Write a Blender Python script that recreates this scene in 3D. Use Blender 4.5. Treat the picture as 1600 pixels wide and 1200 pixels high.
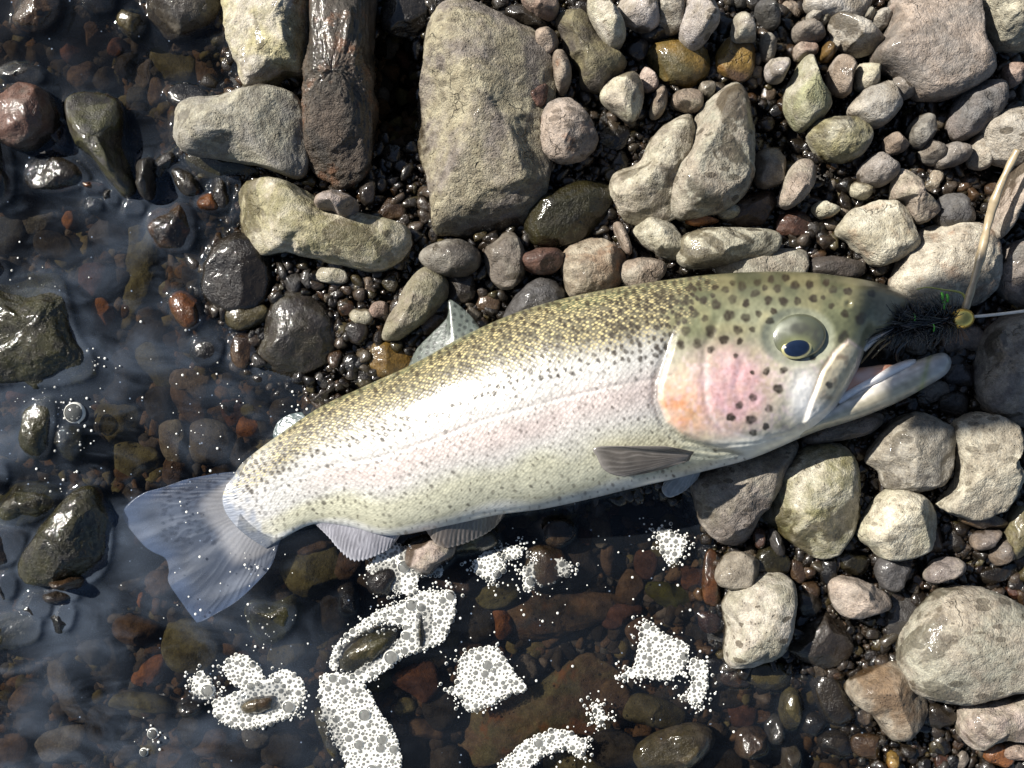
import bpy, math, random
import numpy as np
from mathutils import Vector, noise as mnoise

# ------------------------------------------------------------------ start
for o in list(bpy.data.objects):
    bpy.data.objects.remove(o)
scene = bpy.context.scene
col = scene.collection
random.seed(7)
rng = np.random.default_rng(7)

# ------------------------------------------------------------------ camera
K = 0.0004            # metres per photo pixel at the water level (z = 0)
H = 0.66              # height of the lens above the water
cam_d = bpy.data.cameras.new('camera')
cam = bpy.data.objects.new('camera', cam_d)
col.objects.link(cam)
cam.location = (0, 0, H)
cam.rotation_euler = (0, 0, 0)
cam_d.sensor_fit = 'HORIZONTAL'
cam_d.angle = 2 * math.atan(800 * K / H)
cam_d.clip_start = 0.01
cam_d.clip_end = 100
scene.camera = cam

# ------------------------------------------------------------------ world, sun, exposure
SUN_EL = math.radians(39)
TRAVEL = Vector((0.88, -0.47, 0)).normalized()      # the way the light runs over the ground
sun_dir = (-TRAVEL) * math.cos(SUN_EL) + Vector((0, 0, math.sin(SUN_EL)))   # towards the sun
world = bpy.data.worlds.new('World')
scene.world = world
world.use_nodes = True
wn = world.node_tree.nodes
wl = world.node_tree.links
wn.clear()
sky = wn.new('ShaderNodeTexSky')
sky.sky_type = 'NISHITA'
sky.sun_disc = False
sky.sun_elevation = SUN_EL
sky.sun_rotation = math.atan2(sun_dir.x, sun_dir.y)
bg = wn.new('ShaderNodeBackground')
bg.inputs['Strength'].default_value = 0.05
wo = wn.new('ShaderNodeOutputWorld')
wl.new(sky.outputs[0], bg.inputs[0])
wl.new(bg.outputs[0], wo.inputs[0])
sun_d = bpy.data.lights.new('sun', 'SUN')
sun_d.energy = 5.0
sun_d.angle = math.radians(0.53)
sun_d.color = (1.0, 0.955, 0.88)
sun = bpy.data.objects.new('sun', sun_d)
col.objects.link(sun)
sun.location = sun_dir * 3
sun.rotation_euler = sun_dir.to_track_quat('Z', 'Y').to_euler()
scene.view_settings.view_transform = 'Standard'
scene.view_settings.look = 'None'
scene.view_settings.exposure = 0.98
scene.view_settings.gamma = 1
scene.render.resolution_x = 1024
scene.render.resolution_y = 768
scene.render.engine = 'CYCLES'
scene.cycles.max_bounces = 6
scene.cycles.diffuse_bounces = 2
scene.cycles.glossy_bounces = 2
scene.cycles.transparent_max_bounces = 10
scene.cycles.caustics_reflective = False
scene.cycles.caustics_refractive = False


# ------------------------------------------------------------------ helpers
def P(x, y, z=0.0):
    """photo pixel + real height (m) -> world point"""
    f = (H - z) / H
    return ((x - 800) * K * f, (600 - y) * K * f, z)


def PA(xy, z):
    f = (H - z) / H
    return np.stack([(xy[:, 0] - 800) * K * f, (600 - xy[:, 1]) * K * f, z], 1)


def sstep(a, b, x):
    t = np.clip((x - a) / (b - a), 0, 1)
    return t * t * (3 - 2 * t)


def mesh_from(name, V, F, smooth=True, mats=None, mat_idx=None):
    V = np.asarray(V, np.float32)
    F = np.asarray(F, np.int32)
    me = bpy.data.meshes.new(name)
    n = F.shape[1]
    me.vertices.add(len(V))
    me.vertices.foreach_set('co', V.ravel())
    me.loops.add(F.size)
    me.loops.foreach_set('vertex_index', F.ravel())
    me.polygons.add(len(F))
    me.polygons.foreach_set('loop_start', np.arange(0, F.size, n, dtype=np.int32))
    me.polygons.foreach_set('loop_total', np.full(len(F), n, np.int32))
    if smooth:
        me.polygons.foreach_set('use_smooth', np.ones(len(F), bool))
    if mats:
        for m in mats:
            me.materials.append(m)
    if mat_idx is not None:
        me.polygons.foreach_set('material_index', np.asarray(mat_idx, np.int32))
    me.update(calc_edges=True)
    me.validate()
    return me


def link(name, me, parent=None, loc=(0, 0, 0)):
    o = bpy.data.objects.new(name, me)
    col.objects.link(o)
    o.location = loc
    if parent is not None:
        o.parent = parent
    return o


def tag(o, label=None, cat=None, group=None, kind=None):
    if label:
        o['label'] = label
    if cat:
        o['category'] = cat
    if group:
        o['group'] = group
    if kind:
        o['kind'] = kind
    return o


def color_attr(me, C, name='Col'):
    a = me.color_attributes.new(name, 'FLOAT_COLOR', 'POINT')
    C = np.asarray(C, np.float32)
    if C.shape[1] == 3:
        C = np.concatenate([C, np.ones((len(C), 1), np.float32)], 1)
    a.data.foreach_set('color', C.ravel())


def float_attr(me, A, name):
    a = me.attributes.new(name, 'FLOAT', 'POINT')
    a.data.foreach_set('value', np.asarray(A, np.float32))


def catmull(pts, n, closed=False):
    pts = np.asarray(pts, float)
    m = len(pts)
    if closed:
        t = np.linspace(0, m, n, endpoint=False)
    else:
        t = np.linspace(0, m - 1, n)
    i = np.floor(t).astype(int)
    if not closed:
        i = np.clip(i, 0, m - 2)
    u = (t - i)[:, None]

    def g(j):
        if closed:
            return pts[j % m]
        return pts[np.clip(j, 0, m - 1)]
    p0, p1, p2, p3 = g(i - 1), g(i), g(i + 1), g(i + 2)
    return 0.5 * ((2 * p1) + (-p0 + p2) * u + (2 * p0 - 5 * p1 + 4 * p2 - p3) * u ** 2
                  + (-p0 + 3 * p1 - 3 * p2 + p3) * u ** 3)


def resample(pts, n):
    pts = np.asarray(pts, float)
    d = np.r_[0, np.cumsum(np.hypot(*np.diff(pts, axis=0).T))]
    t = np.linspace(0, d[-1], n)
    return np.stack([np.interp(t, d, pts[:, k]) for k in range(pts.shape[1])], 1)


def dist_polyline(X, Y, pts, closed=False):
    pts = np.asarray(pts, float)
    best = np.full(X.shape, 1e9)
    m = len(pts)
    for i in range(m if closed else m - 1):
        a = pts[i]
        b = pts[(i + 1) % m]
        ab = b - a
        t = np.clip(((X - a[0]) * ab[0] + (Y - a[1]) * ab[1]) / (ab @ ab + 1e-9), 0, 1)
        best = np.minimum(best, np.hypot(X - a[0] - t * ab[0], Y - a[1] - t * ab[1]))
    return best


def inside(X, Y, pts):
    pts = np.asarray(pts, float)
    r = np.zeros(X.shape, bool)
    m = len(pts)
    for i in range(m):
        x1, y1 = pts[i]
        x2, y2 = pts[(i + 1) % m]
        if y1 == y2:
            continue
        c = ((y1 > Y) != (y2 > Y)) & (X < (x2 - x1) * (Y - y1) / (y2 - y1) + x1)
        r ^= c
    return r


def sdf(X, Y, pts):
    """positive inside"""
    d = dist_polyline(X, Y, pts, True)
    return np.where(inside(X, Y, pts), d, -d)


def grid_faces(ni, nj, wrap_j=False, off=0):
    i, j = np.meshgrid(np.arange(ni - 1), np.arange(nj if wrap_j else nj - 1), indexing='ij')
    i = i.ravel()
    j = j.ravel()
    j2 = (j + 1) % nj
    return np.stack([i * nj + j, (i + 1) * nj + j, (i + 1) * nj + j2, i * nj + j2], 1) + off


def nz(p):
    return mnoise.noise(Vector(p))


_pr = np.random.default_rng(99)
_PERM = np.tile(_pr.permutation(256), 3)
_GRAD = _pr.normal(size=(256, 3))
_GRAD /= np.linalg.norm(_GRAD, axis=1)[:, None]


def perlin(p):
    """gradient noise on an (n, 3) array"""
    i = np.floor(p).astype(int)
    f = p - i
    i &= 255
    u = f * f * f * (f * (f * 6 - 15) + 10)
    r = 0
    for dx in (0, 1):
        for dy in (0, 1):
            for dz in (0, 1):
                h = _PERM[_PERM[_PERM[i[:, 0] + dx] + i[:, 1] + dy] + i[:, 2] + dz]
                g = _GRAD[h]
                d = (g * (f - (dx, dy, dz))).sum(1)
                w = (u[:, 0] if dx else 1 - u[:, 0]) * (u[:, 1] if dy else 1 - u[:, 1]) * (u[:, 2] if dz else 1 - u[:, 2])
                r = r + d * w
    return r * 1.5


def smooth_noise2(X, Y, scale, seed):
    """value noise on arrays, scale in pixels"""
    r = np.random.default_rng(seed)
    T = r.random((64, 64))
    u = X / scale
    v = Y / scale
    iu = np.floor(u).astype(int)
    iv = np.floor(v).astype(int)
    fu = u - iu
    fv = v - iv
    fu = fu * fu * (3 - 2 * fu)
    fv = fv * fv * (3 - 2 * fv)
    a = T[iu % 64, iv % 64]
    b = T[(iu + 1) % 64, iv % 64]
    c = T[iu % 64, (iv + 1) % 64]
    d = T[(iu + 1) % 64, (iv + 1) % 64]
    return (a * (1 - fu) + b * fu) * (1 - fv) + (c * (1 - fu) + d * fu) * fv


# ------------------------------------------------------------------ materials
class NT:
    def __init__(self, name):
        self.m = bpy.data.materials.new(name)
        self.m.use_nodes = True
        self.n = self.m.node_tree.nodes
        self.l = self.m.node_tree.links
        self.n.clear()
        self.out = self.n.new('ShaderNodeOutputMaterial')

    def node(self, t, **kw):
        nd = self.n.new(t)
        for k, v in kw.items():
            if k.startswith('i_'):
                nd.inputs[k[2:]].default_value = v
            else:
                setattr(nd, k, v)
        return nd

    def set(self, sock, v):
        if isinstance(v, bpy.types.NodeSocket):
            self.l.new(v, sock)
        else:
            sock.default_value = v

    def math(self, op, a, b=0.0, c=None, clamp=False):
        nd = self.n.new('ShaderNodeMath')
        nd.operation = op
        nd.use_clamp = clamp
        self.set(nd.inputs[0], a)
        self.set(nd.inputs[1], b)
        if c is not None:
            self.set(nd.inputs[2], c)
        return nd.outputs[0]

    def mix(self, f, a, b, mode='MIX'):
        nd = self.n.new('ShaderNodeMix')
        nd.data_type = 'RGBA'
        nd.blend_type = mode
        nd.clamp_factor = True
        self.set(nd.inputs[0], f)
        self.set(nd.inputs[6], a)
        self.set(nd.inputs[7], b)
        return nd.outputs[2]

    def mixf(self, f, a, b):
        nd = self.n.new('ShaderNodeMix')
        nd.data_type = 'FLOAT'
        self.set(nd.inputs[0], f)
        self.set(nd.inputs[2], a)
        self.set(nd.inputs[3], b)
        return nd.outputs[0]

    def ramp(self, v, a, b, lo=0.0, hi=1.0):
        nd = self.n.new('ShaderNodeMapRange')
        nd.interpolation_type = 'SMOOTHSTEP'
        self.set(nd.inputs[0], v)
        nd.inputs[1].default_value = a
        nd.inputs[2].default_value = b
        nd.inputs[3].default_value = lo
        nd.inputs[4].default_value = hi
        return nd.outputs[0]

    def noise(self, vec, scale, detail=4, rough=0.55, dist=0.0):
        nd = self.n.new('ShaderNodeTexNoise')
        if vec is not None:
            self.l.new(vec, nd.inputs['Vector'])
        nd.inputs['Scale'].default_value = scale
        nd.inputs['Detail'].default_value = detail
        nd.inputs['Roughness'].default_value = rough
        nd.inputs['Distortion'].default_value = dist
        return nd.outputs['Fac']

    def voronoi(self, vec, scale, feature='F1', rnd=1.0):
        nd = self.n.new('ShaderNodeTexVoronoi')
        nd.feature = feature
        if vec is not None:
            self.l.new(vec, nd.inputs['Vector'])
        nd.inputs['Scale'].default_value = scale
        nd.inputs['Randomness'].default_value = rnd
        return nd

    def bump(self, h, strength, dist, normal=None):
        nd = self.n.new('ShaderNodeBump')
        self.set(nd.inputs['Strength'], strength)
        nd.inputs['Distance'].default_value = dist
        self.l.new(h, nd.inputs['Height'])
        if normal is not None:
            self.l.new(normal, nd.inputs['Normal'])
        return nd.outputs[0]

    def principled(self, **kw):
        nd = self.n.new('ShaderNodeBsdfPrincipled')
        for k, v in kw.items():
            self.set(nd.inputs[k.replace('_', ' ')], v)
        return nd

    def finish(self, sh):
        self.l.new(sh, self.out.inputs[0])
        return self.m


def plain(name, c, rough=0.5, metal=0.0, coat=0.0, **kw):
    t = NT(name)
    tc = t.node('ShaderNodeTexCoord')
    n = t.noise(tc.outputs['Object'], 300, 4)
    cc = t.mix(t.ramp(n, 0.3, 0.7), (c[0] * 0.75, c[1] * 0.75, c[2] * 0.75, 1), (*c, 1))
    p = t.principled(Base_Color=cc, Roughness=rough, Metallic=metal, Coat_Weight=coat, **kw)
    return t.finish(p.outputs[0])


def stone_material(name, per_object=True):
    t = NT(name)
    tc = t.node('ShaderNodeTexCoord')
    oi = t.node('ShaderNodeObjectInfo')
    if per_object:
        off = t.node('ShaderNodeVectorMath', operation='SCALE')
        t.set(off.inputs[0], (3.1, 7.7, 5.3))
        t.l.new(oi.outputs['Random'], off.inputs['Scale'])
        add = t.node('ShaderNodeVectorMath', operation='ADD')
        t.l.new(tc.outputs['Object'], add.inputs[0])
        t.l.new(off.outputs[0], add.inputs[1])
        vec = add.outputs[0]
        base = oi.outputs['Color']
        wet0 = oi.outputs['Alpha']
        at = t.node('ShaderNodeAttribute', attribute_type='OBJECT', attribute_name='tint')
        tint = at.outputs['Color']
        moss = t.node('ShaderNodeAttribute', attribute_type='OBJECT', attribute_name='moss').outputs['Fac']
        drops = t.node('ShaderNodeAttribute', attribute_type='OBJECT', attribute_name='drops').outputs['Fac']
        rust = t.node('ShaderNodeAttribute', attribute_type='OBJECT', attribute_name='rust').outputs['Fac']
        ruf = t.node('ShaderNodeAttribute', attribute_type='OBJECT', attribute_name='rough').outputs['Fac']
    else:
        vec = tc.outputs['Object']
        ca = t.node('ShaderNodeVertexColor', layer_name='Col')
        base = ca.outputs['Color']
        wet0 = ca.outputs['Alpha']
        tint = t.mix(1.0, base, (0.8, 0.7, 0.6, 1), 'MULTIPLY')
        moss = drops = rust = ruf = 0.0
    n1 = t.noise(vec, 38, 3, 0.6, 0.4)
    n2 = t.noise(vec, 170, 4, 0.65)
    n3 = t.noise(vec, 900, 2, 0.7)
    c = t.mix(t.ramp(n1, 0.36, 0.62), base, tint)
    # grain and mottling of the rock itself
    c = t.mix(t.ramp(n2, 0.32, 0.68, 0.0, 0.8), c, t.mix(1.0, c, (0.46, 0.43, 0.40, 1), 'MULTIPLY'))
    c = t.mix(t.ramp(n3, 0.40, 0.70, 0.0, 0.75), c, t.mix(1.0, c, (1.55, 1.5, 1.4, 1), 'MULTIPLY'))
    n4 = t.noise(vec, 2600, 1, 0.6)
    c = t.mix(t.ramp(n4, 0.5, 0.75, 0.0, 0.6), c, t.mix(1.0, c, (0.45, 0.43, 0.40, 1), 'MULTIPLY'))
    # dark mineral specks / pits
    vo = t.voronoi(vec, 420)
    pit = t.math('MULTIPLY', t.ramp(vo.outputs['Distance'], 0.10, 0.26, 1, 0), t.ramp(n2, 0.5, 0.62))
    c = t.mix(t.math('MULTIPLY', pit, 0.6), c, t.mix(1.0, c, (0.35, 0.32, 0.3, 1), 'MULTIPLY'))
    ck = t.voronoi(vec, 36, 'DISTANCE_TO_EDGE')
    wv = t.node('ShaderNodeVectorMath', operation='ADD')
    nv_ = t.node('ShaderNodeTexNoise')
    t.l.new(vec, nv_.inputs['Vector'])
    nv_.inputs['Scale'].default_value = 110
    nv_.inputs['Detail'].default_value = 2
    sv_ = t.node('ShaderNodeVectorMath', operation='SCALE')
    t.l.new(nv_.outputs['Color'], sv_.inputs[0])
    sv_.inputs['Scale'].default_value = 0.02
    t.l.new(vec, wv.inputs[0])
    t.l.new(sv_.outputs[0], wv.inputs[1])
    t.l.new(wv.outputs[0], ck.inputs['Vector'])
    crack = t.math('MULTIPLY', t.ramp(ck.outputs['Distance'], 0.0, 0.022, 1, 0), t.ramp(n1, 0.54, 0.64))
    c = t.mix(t.math('MULTIPLY', crack, 0.65), c, t.mix(1.0, c, (0.4, 0.36, 0.32, 1), 'MULTIPLY'))
    # rust patches
    rn = t.noise(vec, 62, 3, 0.6)
    rm = t.math('MULTIPLY', t.ramp(rn, 0.55, 0.68), rust)
    c = t.mix(rm, c, t.mix(n2, (0.16, 0.07, 0.03, 1), (0.42, 0.17, 0.06, 1)))
    # algae
    mn = t.noise(vec, 90, 4, 0.7)
    mm = t.math('MULTIPLY', t.ramp(mn, 0.36, 0.62), moss)
    c = t.mix(mm, c, t.mix(n2, (0.030, 0.034, 0.008, 1), (0.17, 0.165, 0.04, 1)))
    # wetness: what is low stays wet, and water drops that splashed on top
    geo = t.node('ShaderNodeNewGeometry')
    sep = t.node('ShaderNodeSeparateXYZ')
    t.l.new(geo.outputs['Position'], sep.inputs[0])
    zn = t.math('ADD', sep.outputs['Z'], t.math('MULTIPLY', t.math('SUBTRACT', n1, 0.5), 0.04))
    low = t.ramp(zn, 0.006, 0.0115, 1, 0)
    if per_object:
        damp = t.node('ShaderNodeAttribute', attribute_type='OBJECT', attribute_name='damp').outputs['Fac']
        dn = t.noise(vec, 24, 4, 0.6, 0.8)
        low = t.math('MAXIMUM', low, t.math('MULTIPLY', t.ramp(dn, 0.53, 0.58), damp))
    wet = t.math('MAXIMUM', wet0, low)
    mp = t.node('ShaderNodeMapping')
    mp.inputs['Rotation'].default_value = (0.7, 0.5, 0.4)
    mp.inputs['Scale'].default_value = (95, 210, 95)
    t.l.new(vec, mp.inputs[0])
    dv = t.voronoi(mp.outputs[0], 1.0)
    wob = t.math('MULTIPLY', t.math('SUBTRACT', n2, 0.5), 0.9)
    dd = t.math('ADD', dv.outputs['Distance'], wob)
    sc = t.node('ShaderNodeSeparateColor')
    t.l.new(dv.outputs['Color'], sc.inputs[0])
    thr = t.math('MULTIPLY', t.ramp(sc.outputs[0], 0.45, 1.0), 0.48)
    dm = t.math('MULTIPLY', t.math('GREATER_THAN', thr, dd), drops)
    wet_dark = t.math('MAXIMUM', wet, t.math('MULTIPLY', dm, 0.92))
    wc = t.mix(1.0, c, (0.25, 0.225, 0.19, 1), 'MULTIPLY')
    cc = t.mix(wet_dark, c, wc)
    sub = t.ramp(sep.outputs['Z'], -0.0022, 0.0, 0, 1)
    rgh = t.mixf(wet, 0.82, t.math('ADD', 0.16, t.math('MULTIPLY', n2, 0.22)))
    hgt = t.math('ADD', t.math('ADD', t.math('MULTIPLY', n3, 0.55), t.math('MULTIPLY', n4, 0.12)), t.math('MULTIPLY', n2, 1.1))
    hgt = t.math('SUBTRACT', hgt, t.math('MULTIPLY', pit, 0.6))
    hgt = t.math('SUBTRACT', hgt, t.math('MULTIPLY', crack, 0.55))
    st = t.math('ADD', t.mixf(wet, 0.85, 0.5), ruf)
    b = t.bump(hgt, st, 0.0022)
    p = t.principled(Base_Color=cc, Roughness=rgh, Normal=b)
    t.set(p.inputs['Specular IOR Level'], t.math('MULTIPLY', sub, t.mixf(wet, 0.5, 0.15)))
    t.set(p.inputs['Coat Weight'], t.math('MULTIPLY', t.math('MULTIPLY', wet, sub), 0.9))
    p.inputs['Coat Roughness'].default_value = 0.09
    t.l.new(t.bump(hgt, 0.2, 0.0022), p.inputs['Coat Normal'])
    return t.finish(p.outputs[0])


MAT_STONE = stone_material('river_stone')
MAT_GRAVEL = stone_material('gravel', False)


def ground_material():
    t = NT('wet_silt')
    tc = t.node('ShaderNodeTexCoord')
    n = t.noise(tc.outputs['Object'], 120, 6, 0.65)
    c = t.mix(n, (0.008, 0.007, 0.006, 1), (0.03, 0.026, 0.021, 1))
    b = t.bump(n, 0.8, 0.004)
    p = t.principled(Base_Color=c, Roughness=0.4, Normal=b)
    return t.finish(p.outputs[0])


def water_material():
    t = NT('shallow_water')
    tc = t.node('ShaderNodeTexCoord')
    vec = tc.outputs['Object']
    n1 = t.noise(vec, 26, 4, 0.5, 0.6)
    n2 = t.noise(vec, 120, 3, 0.5)
    b = t.bump(t.math('ADD', n1, t.math('MULTIPLY', n2, 0.06)), 0.2, 0.004)
    fr = t.node('ShaderNodeFresnel')
    gb = t.node('ShaderNodeNewGeometry')      # same reflectance from either side of the thin sheet
    t.l.new(t.mixf(gb.outputs['Backfacing'], 1.333, 0.75), fr.inputs['IOR'])
    t.l.new(b, fr.inputs['Normal'])
    tr = t.node('ShaderNodeBsdfTransparent')
    tr.inputs[0].default_value = (0.74, 0.74, 0.74, 1)
    gl = t.node('ShaderNodeBsdfGlossy')
    gl.inputs['Roughness'].default_value = 0.04
    t.l.new(b, gl.inputs['Normal'])
    # sky reflection and milky scum painted together as pale blue diffuse wisps
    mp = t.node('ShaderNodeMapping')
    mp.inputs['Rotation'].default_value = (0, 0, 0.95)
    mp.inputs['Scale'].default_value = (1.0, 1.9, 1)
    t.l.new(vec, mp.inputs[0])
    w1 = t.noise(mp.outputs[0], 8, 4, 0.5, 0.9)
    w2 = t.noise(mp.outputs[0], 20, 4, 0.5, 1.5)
    att = t.node('ShaderNodeAttribute', attribute_name='sky_sheen_film').outputs['Fac']
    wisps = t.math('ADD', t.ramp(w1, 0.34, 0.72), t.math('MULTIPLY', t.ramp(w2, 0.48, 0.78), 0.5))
    sky_sheen_film = t.math('MULTIPLY', t.math('MULTIPLY', wisps, att), 0.095, clamp=True)
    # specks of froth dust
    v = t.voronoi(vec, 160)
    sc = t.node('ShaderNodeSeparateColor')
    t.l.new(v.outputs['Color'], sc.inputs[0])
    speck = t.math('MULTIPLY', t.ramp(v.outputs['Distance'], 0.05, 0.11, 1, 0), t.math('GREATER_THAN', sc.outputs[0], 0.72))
    sky_sheen_film = t.math('MAXIMUM', sky_sheen_film, t.math('MULTIPLY', speck, 0.3))
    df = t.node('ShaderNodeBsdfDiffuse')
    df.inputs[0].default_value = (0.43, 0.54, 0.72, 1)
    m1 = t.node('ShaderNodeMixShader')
    t.l.new(sky_sheen_film, m1.inputs[0])
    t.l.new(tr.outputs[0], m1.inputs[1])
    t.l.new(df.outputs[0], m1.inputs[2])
    m2 = t.node('ShaderNodeMixShader')
    t.l.new(fr.outputs[0], m2.inputs[0])
    t.l.new(m1.outputs[0], m2.inputs[1])
    t.l.new(gl.outputs[0], m2.inputs[2])
    return t.finish(m2.outputs[0])


# ------------------------------------------------------------------ terrain
WATER_POLY = [(-400, -400), (352, -400), (356, 60), (378, 140), (300, 160), (262, 235), (290, 262), (362, 275),
              (366, 340), (318, 400), (316, 460), (370, 520), (405, 590), (470, 610), (520, 640), (640, 720),
              (800, 780), (1000, 770), (1085, 790), (1100, 850), (1105, 930), (1130, 1040), (1190, 1060),
              (1290, 1050), (1340, 1110), (1420, 1600), (-400, 1600)]
GX = np.arange(-300, 1901, 10.0)
GY = np.arange(-300, 1501, 10.0)
_gx, _gy = np.meshgrid(GX, GY, indexing='ij')
_sd = sdf(_gx, _gy, WATER_POLY)
G = np.where(_sd > 0, -3 - np.clip(_sd, 0, 110) / 110 * 19, 0.0 + np.clip(-_sd, 0, 160) / 160 * 5) * 0.001
for _ in range(3):
    Gp = np.pad(G, 1, mode='edge')
    G = (Gp[:-2, 1:-1] + Gp[2:, 1:-1] + Gp[1:-1, :-2] + Gp[1:-1, 2:] + 2 * G) / 6
# the deep dark gap between the long rough stone and the big boulder, and other hollows
for hx, hy, hr, hd in [(620, 180, 55, 16), (610, 60, 50, 14), (1215, 210, 40, 8), (240, 205, 40, 6), (870, 330, 50, 4)]:
    G -= hd * 0.001 * np.exp(-((_gx - hx) ** 2 + ((_gy - hy) * 0.6) ** 2) / hr ** 2)


def ground(x, y):
    u = np.clip((np.asarray(x, float) + 300) / 10, 0, len(GX) - 1.001)
    v = np.clip((np.asarray(y, float) + 300) / 10, 0, len(GY) - 1.001)
    i = u.astype(int)
    j = v.astype(int)
    fu = u - i
    fv = v - j
    return ((G[i, j] * (1 - fu) + G[i + 1, j] * fu) * (1 - fv)
            + (G[i, j + 1] * (1 - fu) + G[i + 1, j + 1] * fu) * fv)


def in_water(x, y):
    return bool(inside(np.array([float(x)]), np.array([float(y)]), WATER_POLY)[0])


xy = np.stack([_gx.ravel(), _gy.ravel()], 1)
V = np.stack([(xy[:, 0] - 800) * K, (600 - xy[:, 1]) * K, G.ravel() - 0.008], 1)
edge = (xy[:, 0] <= -300) | (xy[:, 0] >= 1900) | (xy[:, 1] <= -300) | (xy[:, 1] >= 1500)
V[edge, 0] *= 8
V[edge, 1] *= 8
me = mesh_from('riverbed', V, grid_faces(len(GX), len(GY))[:, ::-1], mats=[ground_material()])
tag(link('riverbed', me), 'dark wet silt of the river bed between the stones', kind='structure')

# ------------------------------------------------------------------ stones
PAL = dict(tan=(0.29, 0.258, 0.208), cream=(0.44, 0.415, 0.335), grey=(0.235, 0.22, 0.19), greengrey=(0.29, 0.275, 0.215),
           purple=(0.205, 0.178, 0.157), brown=(0.20, 0.135, 0.085), dark=(0.082, 0.071, 0.06), slate=(0.115, 0.112, 0.11),
           olive=(0.21, 0.19, 0.10), moss=(0.09, 0.085, 0.045), orange=(0.38, 0.16, 0.06), red=(0.17, 0.082, 0.056),
           yellow=(0.42, 0.28, 0.08), pale=(0.355, 0.335, 0.295), black=(0.03, 0.027, 0.025), pink=(0.315, 0.262, 0.22))
TINT = dict(tan=(0.22, 0.175, 0.135), cream=(0.35, 0.33, 0.245), grey=(0.18, 0.155, 0.13), greengrey=(0.24, 0.21, 0.165),
            purple=(0.26, 0.205, 0.16), brown=(0.12, 0.08, 0.055), dark=(0.05, 0.044, 0.038), slate=(0.08, 0.078, 0.08),
            olive=(0.12, 0.105, 0.05), moss=(0.055, 0.052, 0.03), orange=(0.20, 0.09, 0.04), red=(0.11, 0.06, 0.045),
            yellow=(0.22, 0.14, 0.05), pale=(0.29, 0.26, 0.215), black=(0.03, 0.028, 0.026), pink=(0.25, 0.18, 0.145))

RASTER = []       # (cx, cy, angle table, radius table, zc, hz) for the waterline
OCC = np.zeros((1700, 1300), bool)     # photo pixels (+50) already taken by a stone


def ell(cx, cy, rx, ry, a=0, sq=2.3, wob=0.06, seed=0):
    r = random.Random(seed or (int(cx) * 7919 + int(cy)))
    t = np.linspace(0, 2 * math.pi, 14, endpoint=False)
    ph = [r.uniform(0, 6.28) for _ in range(4)]
    k = 1 + wob * np.sin(2 * t + ph[0]) * r.uniform(0.3, 1) + wob * np.sin(3 * t + ph[1]) + 0.5 * wob * np.sin(4 * t + ph[2])
    c, s = np.cos(t), np.sin(t)
    x = rx * np.sign(c) * np.abs(c) ** (2 / sq) * k
    y = ry * np.sign(s) * np.abs(s) ** (2 / sq) * k
    a = math.radians(a)
    return np.stack([cx + x * math.cos(a) - y * math.sin(a), cy + x * math.sin(a) + y * math.cos(a)], 1)


def stone_geometry(pts, zc, hz, nphi, nth, seed, facets, lump, box, rough):
    """closed pebble whose outline from above follows pts; returns verts (world, minus centre), faces"""
    r = random.Random(seed)
    dense = catmull(pts, 160, True)
    c = (dense.max(0) + dense.min(0)) / 2
    c = 0.5 * c + 0.5 * dense.mean(0)
    d = dense - c
    ang = np.arctan2(d[:, 1], d[:, 0])
    rad = np.hypot(d[:, 0], d[:, 1])
    o = np.argsort(ang)
    ang, rad = ang[o], rad[o]
    ang3 = np.r_[ang - 2 * math.pi, ang, ang + 2 * math.pi]
    rad3 = np.r_[rad, rad, rad]
    f = (H - zc) / H
    ph = np.linspace(0, 2 * math.pi, nphi, endpoint=False)
    th = np.linspace(0, math.pi, nth + 2)[1:-1]
    T, PH = np.meshgrid(th, ph, indexing='ij')
    R = np.interp(((PH + math.pi) % (2 * math.pi)) - math.pi, ang3, rad3)
    e = box
    u = np.stack([np.sin(T) ** e * np.cos(PH), np.sin(T) ** e * np.sin(PH),
                  np.sign(np.cos(T)) * np.abs(np.cos(T)) ** e], -1).reshape(-1, 3)
    u = np.concatenate([u, [[0, 0, 1.0], [0, 0, -1.0]]])
    Rv = np.concatenate([R.ravel(), [rad.mean(), rad.mean()]])
    # broken faces
    for _ in range(facets):
        a = r.uniform(0, 2 * math.pi)
        el = r.uniform(0.35, 1.35)
        n = np.array([math.cos(a) * math.cos(el), math.sin(a) * math.cos(el), math.sin(el)])
        dd = r.uniform(0.70, 0.93)
        tt = np.clip(u @ n - dd, 0, None)
        u = u - np.outer(tt * 0.88, n)
    s = r.uniform(0, 100)
    asp = float(rad.mean()) * K
    fr = 1.6
    q = u * fr + np.array((s, -s, 2 * s))
    kk = 0.05 / lump
    dis = perlin(q) + 0.5 * perlin(q * 2.3) + 0.24 * perlin(q * 5.1)
    dis += kk * (0.16 + rough) * perlin(q * 10.7) + kk * (0.13 + 0.7 * rough) * perlin(q * 21.3) + kk * (0.08 + 0.5 * rough) * perlin(q * 43)
    u = u * (1 + lump * dis)[:, None]
    X = u[:, 0] * Rv * K * f
    Y = -u[:, 1] * Rv * K * f
    Z = u[:, 2] * hz
    verts = np.stack([X, Y, Z], 1)
    q = grid_faces(nth, nphi, True)
    n0 = nth * nphi
    F3 = []
    for j in range(nphi):
        j2 = (j + 1) % nphi
        F3.append((n0, j, j2, n0))
    F = [tuple(a) for a in q.tolist()]
    top = [(n0, j, (j + 1) % nphi) for j in range(nphi)]
    bo = (nth - 1) * nphi
    bot = [(n0 + 1, bo + (j + 1) % nphi, bo + j) for j in range(nphi)]
    # y was mirrored, which flips the winding
    faces = F + top + bot
    return verts, faces, c, (ang3, rad3)


count = [0]


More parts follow.
